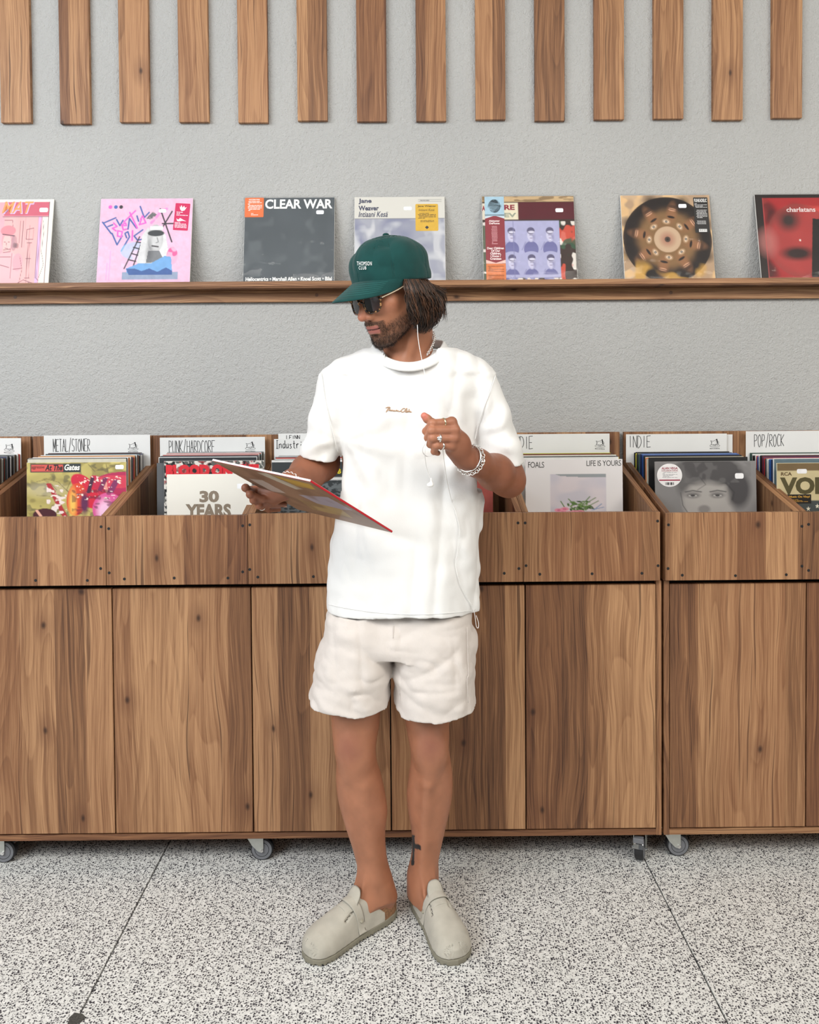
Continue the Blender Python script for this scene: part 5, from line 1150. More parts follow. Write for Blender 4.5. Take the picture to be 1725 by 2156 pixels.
hairs('beard', HO+(roots*HS)@HR.T, dl@HR.T, ln_, .00032, M['hair'], body, 'short dark brown beard and moustache')
ex = RNG.uniform(-1, 1, 500); sg = np.where(RNG.random(500) < .5, -1, 1); eb = np.c_[sg*(.028+.018*ex), .0985-.010*((ex+.6)**2)*.5, .0215-.004*ex**2+RNG.normal(size=500)*.0018]
hairs('eyebrow', HO+(eb*HS)@HR.T, (np.c_[sg*.8, np.full(500, .25), np.full(500, .25)+RNG.normal(size=500)*.2])@HR.T, np.full(500, .008), .0003, M['hair'], body)
# ------------------------------------------------------------------ t-shirt
def cloth(name, col, wx, var, rough=.85, bumpf=(900, .18, .0004)):
    n = NT(name); o = n.obj(); n.set(n.b.inputs['Base Color'], n.mix(n.mapr(n.noise(o, var[0], 3), .3, .7), tuple(c*(1-var[1]) for c in col), tuple(min(1, c*(1+var[1])) for c in col)))
    n.b.inputs['Roughness'].default_value = rough; n.b.inputs['Sheen Weight'].default_value = .15; n.b.inputs['Specular IOR Level'].default_value = .2
    n.bump(n.noise(n.scale(o, wx), bumpf[0], 3, .6), bumpf[1], bumpf[2]); return n.m
M['tee'] = cloth('white_cotton', (.78, .776, .765), (1, 1, 1), (9, .012), bumpf=(300, .35, .0007))
M['linen'] = cloth('cream_linen', (.66, .605, .565), (1, 1, .4), (22, .03), bumpf=(420, .5, .0009))
M['cap'] = cloth('green_cotton_twill', (.005, .050, .047), (1, 1, 1), (30, .12), bumpf=(700, .5, .0006))
ZH = .8285
TS = [(1240, 682, 1013, YB, .130), (1310, 681, 1012.5, YB, .132), (1180, 690, 1015.5, YB, .128), (1100, 700, 1018, YB, .125), (1020, 714, 1020, YB, .123), (960, 716, 1006, YB, .122), (900, 706, 1001, YB, .122), (850, 694, 1010, YB, .118), (810, 690, 1022, YB, .108), (785, 694, 1018, YB, .092)]
S = SDF((-.31, 1.965, .80), (.33, 2.32, 1.50), .0038)
S.loft(lrows(TS, YB, 1), n=2.35)
S.loft(lrows([(785, 678, 1040, YB, .094), (770, 688, 1029, YB+.003, .090), (757, 705, 1013, YB+.006, .088), (745, 737, 990, YB+.008, .088), (735, 765, 965, YB+.010, .085), (726, 790, 945, YB+.012, .080)], YB, 1), n=2.1, k=.02)
SL = [(790, 672, 760, YB, .060), (830, 661, 745, YB, .072), (870, 651, 733, YB, .079), (920, 640, 722, YB+.004, .082), (950, 630, 713, YB+.01, .082), (985, 622, 711, YB+.012, .082)]
SR = [(790, 968, 1043, YB, .062), (830, 985, 1062, YB, .073), (870, 997, 1075, YB, .080), (910, 1003, 1086, YB-.003, .083), (945, 1010, 1095, YB-.008, .083), (985, 1026, 1107, YB-.01, .08)]
S.loft(lrows(SL, YB, 1), k=.014, n=2.1); S.loft(lrows(SR, YB, 1), k=.014, n=2.1)
# folds
def folds(x, y, z):
    fr = np.clip((1.30-z)/.25, 0.15, 1)
    a_ = (ridge(x*8.5+z*1.6, y*6, z*1.3, 21)-.64)*.022*fr+(ridge(x*19-z*2, y*9, z*3.2, 22)-.6)*.0085
    b_ = (ridge((x-z)*14, y*8, (x+z)*4, 23)-.6)*.010*np.clip(1-np.abs(z-1.24)/.12, 0, 1)*np.clip((np.abs(x)-.05)/.1, 0, 1)
    c_ = (vnoise(x*26, y*26, z*30, 24)-.5)*.0042+(ridge(x*34+z*9, y*20, z*20, 27)-.62)*.0030
    # drapes radiating from the armpits
    e_ = 0
    for sx, zc in ((-.155, 1.27), (.165, 1.27)):
        an = np.arctan2(z-zc, (x-sx)*np.sign(sx)*-1); rr_ = np.hypot(x-sx, z-zc); e_ = e_+np.sin(an*9+sx*40)*.0032*np.exp(-((rr_-.11)/.06)**2)*(y < YB)
    # crease gathered where the left sleeve folds above the elbow
    return a_+b_+c_+e_*np.clip((rr_-.02)/.03, 0, 1)-.0012
S.op(lambda x, y, z: folds(x, y, z), S.lo, S.lo+S.h*S.n, mode='off', m=0)
# hollow the sleeves and the body from below
def inset(T, e, r0, add=0):
    o = []
    for r in T:
        o.append((r[0], r[1]+e/.00122, r[2]-e/.00122, r[3], r[4]-e))
    return [q for q in o if q[0] >= r0]
def shellop(S, t, lo, hi):
    S_, P_ = S.sl(lo, hi, 0); S.D[S_] = np.maximum(S.D[S_], -(S.D[S_]+t))
shellop(S, .0065, (-.31, 1.965, 1.16), (-.181, 2.32, 1.265)); shellop(S, .0065, (pxx(1003, 950), 1.965, 1.16), (.33, 2.32, 1.27)); shellop(S, .0065, (-.31, 1.965, .79), (.33, 2.32, .875))
# trim hems
pl0 = (at(629, 956, YB), at(706, 974, YB-.07)); pr0 = at(1101, 967, YB)
def cutL(x, y, z):
    zl = pl0[0][2]+(x-pl0[0][0])*(-.20)+(y-YB)*(.05); return np.maximum(z-zl, x+.165+0*z)
S.op(cutL, (-.31, 1.965, 1.14), (-.165, 2.32, 1.27), mode='cut', m=0)
xr_ = pxx(1000, 950)
def cutR(x, y, z):
    t = (x-pr0[0]); zl = pr0[2]-.006+np.where(t > -.03, t*.1, -t*.22+(-.0096))+(y-YB)*.04; return np.maximum(z-zl, xr_-.0-x+0*z)
S.op(cutR, (xr_, 1.965, 1.14), (.33, 2.32, 1.28), mode='cut', m=0)
S.op(lambda x, y, z: z-(ZH+.003*np.sin(x*19+1)+.004*np.clip((YB-y)/.13, -1, 1))+0*x, (-.31, 1.965, .79), (.33, 2.32, .86), mode='cut', m=0)
# neck opening
ncen = (pxx(861, 745, 2.14), 2.148, 0)
zfr, zsd = pz(773, 855, 2.045), pz(728, 940, 2.14)
def zcol(y): return zsd+(zfr-zsd)*np.clip((ncen[1]-y)/.098, 0, 1)**1.35-.010
S.op(lambda x, y, z: np.maximum((np.sqrt(((x-ncen[0])/.0925)**2+((y-ncen[1])/.098)**2)-1)*.08, zcol(y)-z), (-.12, 2.0, 1.40), (.13, 2.3, 1.5), mode='cut', m=0)
V, F_ = S.mesh(); V = relax(V, F_, 2, .5); keep = None
tee = mk('t_shirt', V, F_, M['tee'], man, True); tee['label'] = 'loose white cotton t-shirt with small tan script on the chest'
# collar rib
cp = []
for t in np.linspace(0, 2*math.pi, 49):
    x = ncen[0]+.093*math.cos(t); y = ncen[1]-.098*math.sin(t)
    zf, zb_ = pz(773, 855, 2.045), pz(722, 855, 2.25)
    u = .5-.5*math.sin(t); s_ = math.sin(t)
    zs = pz(728, 940, 2.14)+.012*(0)-(0.006 if math.cos(t) < 0 else 0)
    z = zs+(zf-zs)*max(0, s_)**1.35 if s_ > 0 else zs+(zb_-zs)*.0+.012*(-s_)
    cp.append((x, y, z))
cp = np.array(cp[:-1]); nC = len(cp); V = []; F_ = []
prof = [(-.0025, .012), (.0015, .0135), (.0035, .011), (.0065, -.010), (.0055, -.0145), (.0005, -.014), (-.0025, -.008)]
for i_ in range(nC):
    c_ = cp[i_]; rad = np.array([c_[0]-ncen[0], c_[1]-ncen[1], 0]); rad /= np.linalg.norm(rad); fr_t = max(0, -rad[1])
    up = np.array([0, 0, 1.])*(1-.25*fr_t)-rad*(.45+.0*fr_t); up /= np.linalg.norm(up); rr_ = np.cross(up, np.cross(rad, up)); rr_ /= np.linalg.norm(rr_)
    for a_, b_ in prof: V.append(c_+rr_*(a_+.001)+up*b_)
P_ = len(prof); F_ = [(i_*P_+j_, i_*P_+(j_+1) % P_, ((i_+1) % nC)*P_+(j_+1) % P_, ((i_+1) % nC)*P_+j_) for i_ in range(nC) for j_ in range(P_)]
mk('collar', V, F_, M['tee'], tee, True)
# sleeve seams
# small tan script across the chest
def surfY(px, py, Vc, r=.006):
    """depth of the front of a mesh under a photo pixel"""
    qx, qy = pr(Vc)
    for w_ in (5, 9, 14, 22):
        m_ = (np.abs(qx-px) < w_) & (np.abs(qy-py) < w_)
        if m_.any(): return Vc[m_][:, 1].min()
    return 2.1
VT = np.array([v.co[:] for v in tee.data.vertices])+np.array(wloc(tee))
scr = [[(812, 859), (817, 857), (822, 858)], [(820, 856), (816, 862), (813, 868)], [(815, 866), (819, 857.5), (821, 859), (819, 865), (822, 863), (824, 864), (823, 866), (826, 863), (828, 866), (830, 863.5), (832, 866), (835, 863), (836, 866), (838, 864), (840, 866.5), (844, 865)],
       [(853, 860), (849, 860), (845, 864), (846, 867.5), (850, 867), (855, 861), (857, 860), (854, 867), (856, 867.5), (858, 864.5), (858, 867.5), (861, 865), (862, 861), (861, 867), (864, 865.5), (864, 868), (867, 867)]]
tb_ = MB()
for st in scr:
    P = spl([at(x, y, surfY(x, y, VT)-.0008) for x, y in st], 4); tb_.tube(P, .00085, 5)
for P in ([(676, 784), (683, 830), (694, 880), (706, 930), (712, 952)], [(1044, 790), (1032, 825), (1018, 862), (1006, 900), (1001, 925)]): MB().tube(spl([at(x, y, surfY(x, y, VT)-.0002) for x, y in P], 6), .0011, 5).build('sleeve_seam', M['tee'], tee, True)
tb_.build('chest_embroidery', mat('tan_thread', (.50, .30, .17), .6), tee, True)
# hem stitching line
hq = []
for px in range(690, 1006, 4): y_ = 1270+18*math.sin((px-684)/326*math.pi)**.8+(px-684)*.035; hq.append(at(px, y_, surfY(px, y_, VT)-.0003))
MB().tube(hq, .0007, 4).build('hem_stitch', M['tee'], tee, True)

# ------------------------------------------------------------------ shorts
S = SDF((-.29, 1.985, .54), (.21, 2.31, .90), .0034)
S.loft([(.66, -.085, YB, .10, .118), (.75, -.02, YB, .185, .128), (.83, 0.0, YB, .187, .124), (.895, .0, YB, .18, .118)], n=2.4)
SHL = [(1280, 694, 826), (1315, 683, 829), (1345, 676, 828), (1400, 662, 827), (1440, 654, 823), (1480, 647, 817), (1530, 647, 812)]
SHR = [(1280, 828, 990), (1315, 826, 998), (1345, 827, 1000), (1400, 828, 1001), (1440, 830, 1001.5), (1480, 832, 1002.5), (1540, 833, 1004)]
def rws(T, e=0): return [(pz(r, (a+b)/2), (pxx(a, r)+pxx(b, r))/2, YB, (pxx(b, r)-pxx(a, r))/2-e, (.106 if r < 1300 else .118 if r < 1350 else .122)-e) for r, a, b in T]
S.D[:] = .05
S.loft(rws(SHL), n=2.35); S.loft(rws(SHR), n=2.35, k=.006)
S.loft([(pz(1350)-.02, 0.0, YB+.0, .16, .11), (.75, -.012, YB, .172, .116), (.83, -.012, YB, .160, .100), (.895, -.012, YB, .155, .10)], n=2.4, k=.012)
def wr(x, y, z):
    w_ = np.clip((z-.56)/.04, .25, 1)
    a_ = (ridge(x*7+z*5, y*6, z*17-x*9*np.sign(x+.02), 31)-.62)*.0088*w_+(ridge(x*20+z*10, y*14, z*38, 32)-.6)*.0062*w_+(ridge(x*30, y*20, z*7, 33)-.6)*.0048
    return a_+(vnoise(x*60, y*60, z*60, 34)-.5)*.0014-.001
S.op(wr, S.lo, S.lo+S.h*S.n, mode='off', m=0)
shellop(S, .006, (-.29, 1.985, .53), (.21, 2.31, .68))
def hemcut(x, y, z):
    zl = np.where(x < -.02, .592-.07*np.clip(x+.13, -.2, .2)*1.2, .576+.05*(x-.03))+.006*np.clip((y-YB)/.12, -1, 1)+.0025*np.sin(x*60)
    return z-zl
S.op(hemcut, (-.29, 1.985, .53), (.21, 2.31, .66), mode='cut', m=0)
V, F_ = S.mesh(); V = relax(V, F_, 1, .4)
sho = mk('shorts', V, F_, M['linen'], man, True); sho['label'] = 'knee-length cream linen shorts, creased'
VS = V
# side seam and hem lines as thin raised stitching
def pline(P, Vc, r_=.0009, dy=-.0002): return spl([at(x, y, surfY(x, y, Vc)+dy) for x, y in P], 4)
mb = MB()
mb.tube(pline([(984, 1320), (985, 1370), (987, 1420), (984, 1430), (986, 1480)], VS), .0008, 4)
mb.build('side_seam', M['linen'], sho, True); mb = MB()
mb.tube(pline([(829, 1318), (828, 1330), (828, 1344)], VS), .0008, 4); mb.build('fly_seam', M['linen'], sho, True)

# ------------------------------------------------------------------ cap
CR_ = hframe(math.radians(50), math.radians(9), math.radians(0)); CS = 1.0; CO = at(825, 590, 2.085)
def K(a, b, c): return CO+CR_@np.array([a, b, c], float)
ra, rb = .0865, .1055
S = SDF((-.11, -.13, -.02), (.11, .135, .145), .0022)
def dome(x, y, z):
    q = np.clip(z/.108, 0, 1); w_ = (1-q**2.1)**(1/2.0); w_ = np.maximum(w_, .02)
    front_ = 1+.0*y
    return np.maximum((np.sqrt((x/(ra*w_))**2+(y/(rb*w_))**2)-1)*.085*np.maximum(w_, .35), np.maximum(-.006-z, z-.108))
S.op(dome, (-.11, -.13, -.02), (.11, .13, .12), k=0)
S.ell((0, 0, .045), (ra*.9, rb*.9, .066), k=.03)
for j_ in range(6):
    an = math.radians(30+60*j_)
    pts_ = [(ra*math.cos(an)*math.cos(t)*1.006, rb*math.sin(an)*math.cos(t)*1.006, .108*math.sin(t)**.96) for t in np.linspace(0.02, 1.55, 14)]
def capf(x, y, z):
    th_ = np.arctan2(y/rb, x/ra); s6 = np.abs(np.sin(3*(th_-math.radians(30)))); seam_ = np.exp(-(s6/.05)**2)*.0012
    w_ = (ridge(x*17, y*13, z*9+x*6, 41)-.6)*.0075*np.clip(z/.03, 0, 1)+(ridge(x*30+z*12, y*24, z*14, 42)-.6)*.0035+(vnoise(x*20, y*20, z*20, 44)-.5)*.004
    # soft dent beside the top seam
    dn = .0075*np.exp(-(((x-.045)/.012)**2+((y-.03)/.03)**2+((z-.085)/.03)**2))
    return (w_+dn)*np.clip((.112-z)/.035, .15, 1)+seam_
S.op(capf, S.lo, S.lo+S.h*S.n, mode='off', m=0)
shellop(S, .0045, (-.11, -.13, -.02), (.11, .135, .145)); S.D[:, :, :6] = np.where(S.ax[2][None, None, :6] < -.004, .01, S.D[:, :, :6])
V, F_ = S.mesh(); VcL = relax(V, F_, 1, .5); VC = CO+VcL@CR_.T
cap = mk('cap', VC, F_, M['cap'], man, True); cap['label'] = 'dark green cotton baseball cap with small white lettering'
MB().add(*(lambda s: s.mesh())((lambda s: (s.ell(K(0, 0, .1115), (.0085, .0085, .0055)), s)[1])(SDF(K(0, 0, .1115)-.012, K(0, 0, .1115)+.012, .0014)))).build('cap_button', M['cap'], cap, True)
mb = MB()
for j_ in range(6):
    an = math.radians(30+60*j_)
    for e_ in (-.022, .022):
        P = []
        for t in np.linspace(.05, 1.40, 14):
            z_ = .108*math.sin(t)**.97; q = z_/.108; w_ = (1-q**2.1)**(1/2.0)+.004; aa = an+e_/max(w_, .25); P.append(K(ra*w_*math.cos(aa)*1.004, rb*w_*math.sin(aa)*1.004, z_))
        # snap to the cap surface
        Pn = []
        for p in P:
            dd = np.linalg.norm(VC-p, axis=1); i_ = dd.argmin(); nrm_ = (VC[i_]-K(0, 0, .02)); nrm_ /= np.linalg.norm(nrm_); Pn.append(VC[i_]+nrm_*.0001)
        mb.tube(spl(Pn, 2), .00045, 4, caps=False)
mb.build('seam_stitching', M['cap'], cap, True)
# brim
NB, NS = 41, 13; top = []; 
for j_ in range(NS):
    s_ = j_/(NS-1)
    for i_ in range(NB):
        u = (i_/(NB-1)*2-1); al = u*math.radians(72)
        bx, by = ra*math.sin(al)*1.0, rb*math.cos(al)*1.0
        ln_ = .076*math.cos(u*math.pi/2)**.55 if abs(u) < 1 else 0
        x_ = bx*(1+.0*s_); y_ = by+ln_*s_
        z_ = .004-.010*s_*(ln_/.076)-(.40*s_*ln_)-(.020*(abs(bx)/.083)**2.0)*(.25+.75*s_)*1.0
        top.append((x_*(1-.06*s_), y_, z_))
top = np.array(top); th_ = .0028; bot = top-[0, 0, th_]
Vt = np.concatenate([top, bot]); nT = len(top); F_ = []
for j_ in range(NS-1):
    for i_ in range(NB-1):
        a_ = j_*NB+i_; F_.append((a_, a_+1, a_+NB+1, a_+NB)); F_.append((nT+a_, nT+a_+NB, nT+a_+NB+1, nT+a_+1))
for i_ in range(NB-1): a_ = (NS-1)*NB+i_; F_.append((a_, a_+1, nT+a_+1, nT+a_))
brim = mk('brim', CO+Vt@CR_.T, F_, M['cap'], cap, True)
mb = MB()
for j_ in (2, 3.4, 4.8, 6.2, 7.6, 9):
    lo_, hi_ = int(j_), int(j_)+1; fr2 = j_-lo_; row = top[lo_*NB:(lo_+1)*NB]*(1-fr2)+top[hi_*NB:(hi_+1)*NB]*fr2
    mb.tube(CO+(row[5:-5]+[0, 0, .0002])@CR_.T, .0005, 4)
mb.build('brim_stitching', mat('green_thread', (.02, .14, .13), .7), brim, True)
# cap lettering, laid onto the crown
def oncap(V2, u0, u1, v0, v1):
    """V2 in 0..1; placed between photo columns/rows on the crown surface"""
    out = []
    qx, qy = pr(VC); nn = VC[:, 1]
    for a_, b_ in V2:
        px_, py_ = u0+(u1-u0)*a_, v1+(v0-v1)*b_; m_ = (np.abs(qx-px_) < 4) & (np.abs(qy-py_) < 4); out.append(at(px_, py_, nn[m_].min()-.0009 if m_.any() else CO[1]-.09))
    return np.array(out)
V2a, F2a = glyphs('THOMSON', bold=.0, space=1.15); V2b, F2b = glyphs('CLUB', bold=.0, space=1.15); mb = MB()
for V2, F2, bx_ in ((V2a, F2a, (751.5, 783, 550.5, 559)), (V2b, F2b, (755.5, 771.5, 560.5, 567.5))):
    lo_, hi_ = V2.min(0), V2.max(0); t = (V2-lo_)/(hi_-lo_); P = oncap(t, *bx_)
    # smooth depth so letters do not break up
    A_ = np.c_[np.ones(len(t)), t, t[:, 0]**2]; cf_ = np.linalg.lstsq(A_, P[:, 1], rcond=None)[0]; dep = A_@cf_-.0009
    P = np.array([at(bx_[0]+(bx_[1]-bx_[0])*a_, bx_[3]+(bx_[2]-bx_[3])*b_, y_) for (a_, b_), y_ in zip(t, dep)])
    mb.add(P, F2)
mb.build('cap_lettering', mat('white_thread', (.85, .86, .86), .6), cap)

# ------------------------------------------------------------------ hair
def lock(mb, P, r0, seed, m=0):
    P = spl(P, 5); k_ = len(P); t = np.linspace(0, 1, k_); r = r0*np.clip(np.minimum(1.0, (1-t)*1.8+.04), 0, 1); mb.tube(P, r, 5, m=m, caps=False, flat=.45)
mb = MB(); rs = random.Random(3)
def hp(px, py, Y): return at(px, py, Y)
# inner mass
S = SDF((-.03, 1.98, 1.42), (.14, 2.26, 1.62), .0035)
for p, r_ in (((876, 610, 2.11), .030), ((872, 635, 2.095), .020), ((880, 650, 2.10), .024), ((890, 665, 2.125), .027), ((898, 680, 2.15), .018), ((895, 625, 2.14), .028), ((900, 650, 2.16), .026), ((880, 680, 2.11), .012), ((866, 615, 2.075), .018)): S.ell(at(p[0], p[1], p[2]-.04), (r_,)*3, k=.02)
Vx, Fx = S.mesh(); hm = mk('hair', Vx, Fx, M['hair'], man, True); hm['label'] = 'shoulder-short wavy dark brown hair under the cap'
for i_ in range(950):
    u = rs.random(); v = rs.random()            # u: from the temple (0) round to the nape (1)
    x0 = 851+50*u; Y0 = 1.998+.085*u**2+v*.02
    x1 = 858+62*u+rs.uniform(-5, 5); y1 = 640+rs.uniform(-8, 8); Y1 = 1.990+.09*u**2+v*.02
    xe = 866+46*u**.9+rs.uniform(-6, 6); ye = 690+12*math.sin(u*3.1)-rs.random()*26-(20*max(0, .25-u)*4)*.6; Ye = 2.0+.09*u
    if u > .72 and rs.random() < .5: xe += rs.uniform(4, 16); ye -= rs.uniform(8, 40)
    cv = rs.uniform(-3, 9); wv = rs.uniform(-4, 4)
    lock(mb, [hp(x0, 588, Y0), hp((x0+x1)/2+cv*.3-wv, 608, (Y0+Y1)/2-.005), hp(x1+cv*.5+wv, y1-8, Y1), hp(x1+cv+3-wv*.6, y1+14, (Y1+Ye)/2-.004), hp((x1+xe)/2+cv+wv+3, (y1+ye)/2+14, (Y1+Ye)/2), hp(xe, ye, Ye+.004), hp(xe-rs.uniform(2, 7), ye-rs.uniform(-3, 3), Ye+.008)], rs.uniform(.0008, .0019), i_, m=(1 if rs.random() < .45 else 0))
for i_ in range(230):   # flicks at the back
    u = rs.random(); x0 = 893+rs.uniform(-6, 8); xe = 918+rs.uniform(0, 24); ye = 606+rs.uniform(0, 62); 
    lock(mb, [hp(x0, 590+rs.uniform(0, 8), 2.09), hp((x0+xe)/2, 600+(ye-606)*.3, 2.10), hp(xe-5, (600+ye)/2+6, 2.105), hp(xe, ye, 2.11), hp(xe+rs.uniform(-8, 5), ye+rs.uniform(6, 16), 2.115)], rs.uniform(.0006, .0014), i_, m=(1 if rs.random() < .35 else 0))
for i_ in range(40):   # sideburn wisps in front of the ear
    x0 = 850+rs.uniform(0, 8); lock(mb, [hp(x0, 594, 2.0), hp(x0+3, 612, 1.996), hp(x0+7+rs.uniform(-3, 3), 640, 2.0), hp(x0+10+rs.uniform(-2, 5), 665+rs.uniform(-8, 14), 2.012)], rs.uniform(.0009, .0018), i_, m=(1 if rs.random() < .3 else 0))
mb.build('hair_lock', [M['hair'], M['hair2']], hm, True, kind='stuff')

# ------------------------------------------------------------------ glasses
tort = NT('tortoiseshell'); tort.set(tort.b.inputs['Base Color'], tort.ramp(tort.noise(tort.obj(), 160, 2), [(.46, (.012, .008, .006)), (.56, (.10, .04, .015)), (.64, (.42, .22, .09))])); tort.b.inputs['Roughness'].default_value = .15
M['tort'] = tort.m; M['amber'] = mat('clear_amber_acetate', (.50, .42, .30), .12, coat=.5)
GC = (-.016, .1105); gt = math.radians(-8)
def G(a, b, c): return H(a, b, c)
mb = MB(); glz = None
def rim(q):
    P = []
    for t in np.linspace(0, 2*math.pi, 41):
        ct, st = math.cos(t), math.sin(t); e_ = 2/2.7; x_ = .0225*abs(ct)**e_*np.sign(ct); z_ = .0195*abs(st)**e_*np.sign(st)
        if st > 0: x_ *= 1.06
        P.append((q*.0315+x_, GC[1]-.012*((q*.0315+x_)/.05)**2-z_*.12, GC[0]+z_))
    return P
glasses = None
for q in (-1, 1):
    P = rim(q); mb.tube([G(*p) for p in P], .0026, 8, caps=False)
mb.tube(spl([G(-.0095, .111, -.010), G(0, .114, -.006), G(.0095, .111, -.010)], 6), .0022, 8)
for q in (-1, 1): mb.tube([G(q*.0535, .0975, -.006), G(q*.061, .094, -.006)], .0032, 8)
glasses = mb.build('glasses', M['tort'], man, True); glasses['label'] = 'round tortoiseshell glasses with grey tinted lenses'
for q in (-1, 1):
    P = rim(q)[:-1]; c_ = np.mean([G(*p) for p in P], 0); V = [G(*p) for p in P]+[c_+HR[:, 1]*.0015]; k_ = len(P)
    V += [v-HR[:, 1]*.0012 for v in V]
    F_ = [(i_, (i_+1) % k_, k_) for i_ in range(k_)]+[(k_+1+(i_+1) % k_, k_+1+i_, 2*k_+1) for i_ in range(k_)]
    mk('lens', V, F_, M['lens'], glasses, True)
    mb = MB(); mb.tube(spl([G(q*.061, .094, -.006), G(q*.070, .05, -.003), G(q*.0745, .0, .002), G(q*.075, -.02, -.008)], 6), .0026, 8, flat=.6); mb.build('temple_arm', M['amber'], glasses, True)

# ------------------------------------------------------------------ jewellery
def chainmesh(P, R_, r_, name, m_, parent, lab, alt=True):
    P = np.asarray(P); mb = MB()
    L_ = np.r_[0, np.cumsum(np.linalg.norm(np.diff(P, axis=0), axis=1))]; n_ = int(L_[-1]/(R_*1.45))
    for i_ in range(n_+1):
        s_ = L_[-1]*i_/max(1, n_); p = np.array([np.interp(s_, L_, P[:, j]) for j in range(3)]); p2 = np.array([np.interp(min(L_[-1], s_+.001), L_, P[:, j]) for j in range(3)]); p1 = np.array([np.interp(max(0, s_-.001), L_, P[:, j]) for j in range(3)]); t = (p2-p1)/np.linalg.norm(p2-p1)
        ref = np.array([0, -1., 0]); a_ = np.cross(t, ref); a_ /= np.linalg.norm(a_); b_ = np.cross(a_, t); nr = (b_*.9+a_*.4) if i_ % 2 == 0 else (a_*.9-b_*.4)
        mb.torus(p, nr, R_, r_, 12, 6)
    o = mb.build(name, m_, parent, True); o['label'] = lab; return o
nk = spl([at(912, 700, 2.15), at(915, 712, 2.125), at(911, 726, 2.10), at(905, 738, 2.085), at(900, 746, 2.078)], 8)
chainmesh(nk, .0034, .0009, 'necklace', M['silver'], man, 'silver chain necklace')
dW = (LWr-LEl)/np.linalg.norm(LWr-LEl); wc = LWr-dW*.012; R3 = np.array(Vector(dW).to_track_quat('Z', 'Y').to_matrix())
mb = MB(); P = [wc+R3@np.array([.0315*math.cos(t), .0315*math.sin(t), 0]) for t in np.linspace(0, 2*math.pi, 40)]
mb.tube(P, .0022, 8, caps=False); mb.build('bangle', M['silver'], man, True)['label'] = 'smooth silver bangle'
wc2 = LWr-dW*.020; P = [wc2+R3@np.array([.0345*math.cos(t), .0345*math.sin(t), 0])+np.array([0, 0, -.002]) for t in np.linspace(0, 2*math.pi, 60)]
chainmesh(P, .0042, .0011, 'chain_bracelet', M['silver'], man, 'silver chain bracelet')
def ring(fr, t, R_, w_, m_, nm_, stone=False):
    a_, b_ = at(*fr[0]), at(*fr[1]); c_ = a_+(b_-a_)*t; dd = (b_-a_)/np.linalg.norm(b_-a_); mb = MB()
    P0, P1 = c_-dd*w_/2, c_+dd*w_/2; mb.tube([P0, P0+dd*.0003, P1-dd*.0003, P1], [R_-.0005, R_, R_, R_-.0005], 24)
    if stone:
        u_ = np.array([0, -1., 0]); mb.torus(c_+u_*(R_+.0005), (0, -1, 0), .0035, .0013, 14, 6); mb.tube([c_+u_*R_, c_+u_*(R_+.002)], [.0035, .002], 10)
    o = mb.build(nm_, m_, man, True); return o
ring(lk['i'], .43, .0111, .0034, M['gold'], 'ring')['label'] = 'flat pale gold ring on the index finger'
ring(lk['r'], .70, .0110, .0044, M['silver'], 'ring', True)['label'] = 'silver signet ring on the ring finger'
ring(lk['p'], .62, .0102, .0045, M['silver'], 'ring')['label'] = 'silver band on the little finger'
P = fing['p']; c_ = P[1]*.72+P[2]*.28; mb = MB(); dd = (P[2]-P[1])/np.linalg.norm(P[2]-P[1]); mb.tube([c_-dd*.0013, c_+dd*.0013], [.0090, .0090], 22); mb.build('ring', M['silver'], man, True)['label'] = 'thin silver ring on the hand under the record'
dR = (RWr-REl)/np.linalg.norm(RWr-REl); R3 = np.array(Vector(dR).to_track_quat('Z', 'Y').to_matrix()); wc2 = RWr-dR*.03
chainmesh([wc2+R3@np.array([.033*math.cos(t), .033*math.sin(t), 0]) for t in np.linspace(0, 2*math.pi, 60)], .0036, .001, 'chain_bracelet', M['silver'], man, 'silver chain bracelet above the held record')

# ------------------------------------------------------------------ clogs
M['suede'] = cloth('pale_taupe_suede', (.44, .415, .355), (1, 1, 1), (26, .10), .95, (350, .5, .0006)); M['sole'] = mat('olive_foam_sole', (.22, .205, .155), .75); M['cork'] = mat('brown_cork', (.25, .13, .065), .8, var=(180, .3), bump=(200, .4))
NYc = np.array([-.143, -.138, -.12, -.09, -.05, 0, .05, .09, .115, .130, .140, .145]); WL = np.array([.0, .017, .029, .0345, .0345, .0365, .045, .0495, .0455, .036, .022, .0]); CXc = np.array([.0, .0, .0, .0, .001, .002, .004, .004, .002, .0, -.001, -.001])
yd = np.linspace(-.143, .145, 300)
def yi(v): return np.interp(yd, NYc, v)
Wd = yi(WL); Cd = yi(CXc)
ker = np.ones(9)/9; Wd = np.where((yd > -.135) & (yd < .138), np.convolve(Wd, ker, 'same'), Wd)
def plan(x, y, e=0):
    yc = np.clip(y, -.143, .145); w_ = np.interp(yc.ravel(), yd, Wd).reshape(yc.shape); c_ = np.interp(yc.ravel(), yd, Cd).reshape(yc.shape); return w_+e, c_
def htop(y): return np.interp(y.ravel(), [-.15, -.10, -.07, -.04, -.01, .02, .05, .08, .11, .13, .145], [.100, .098, .098, .099, .097, .090, .079, .068, .059, .050, .036]).reshape(y.shape)
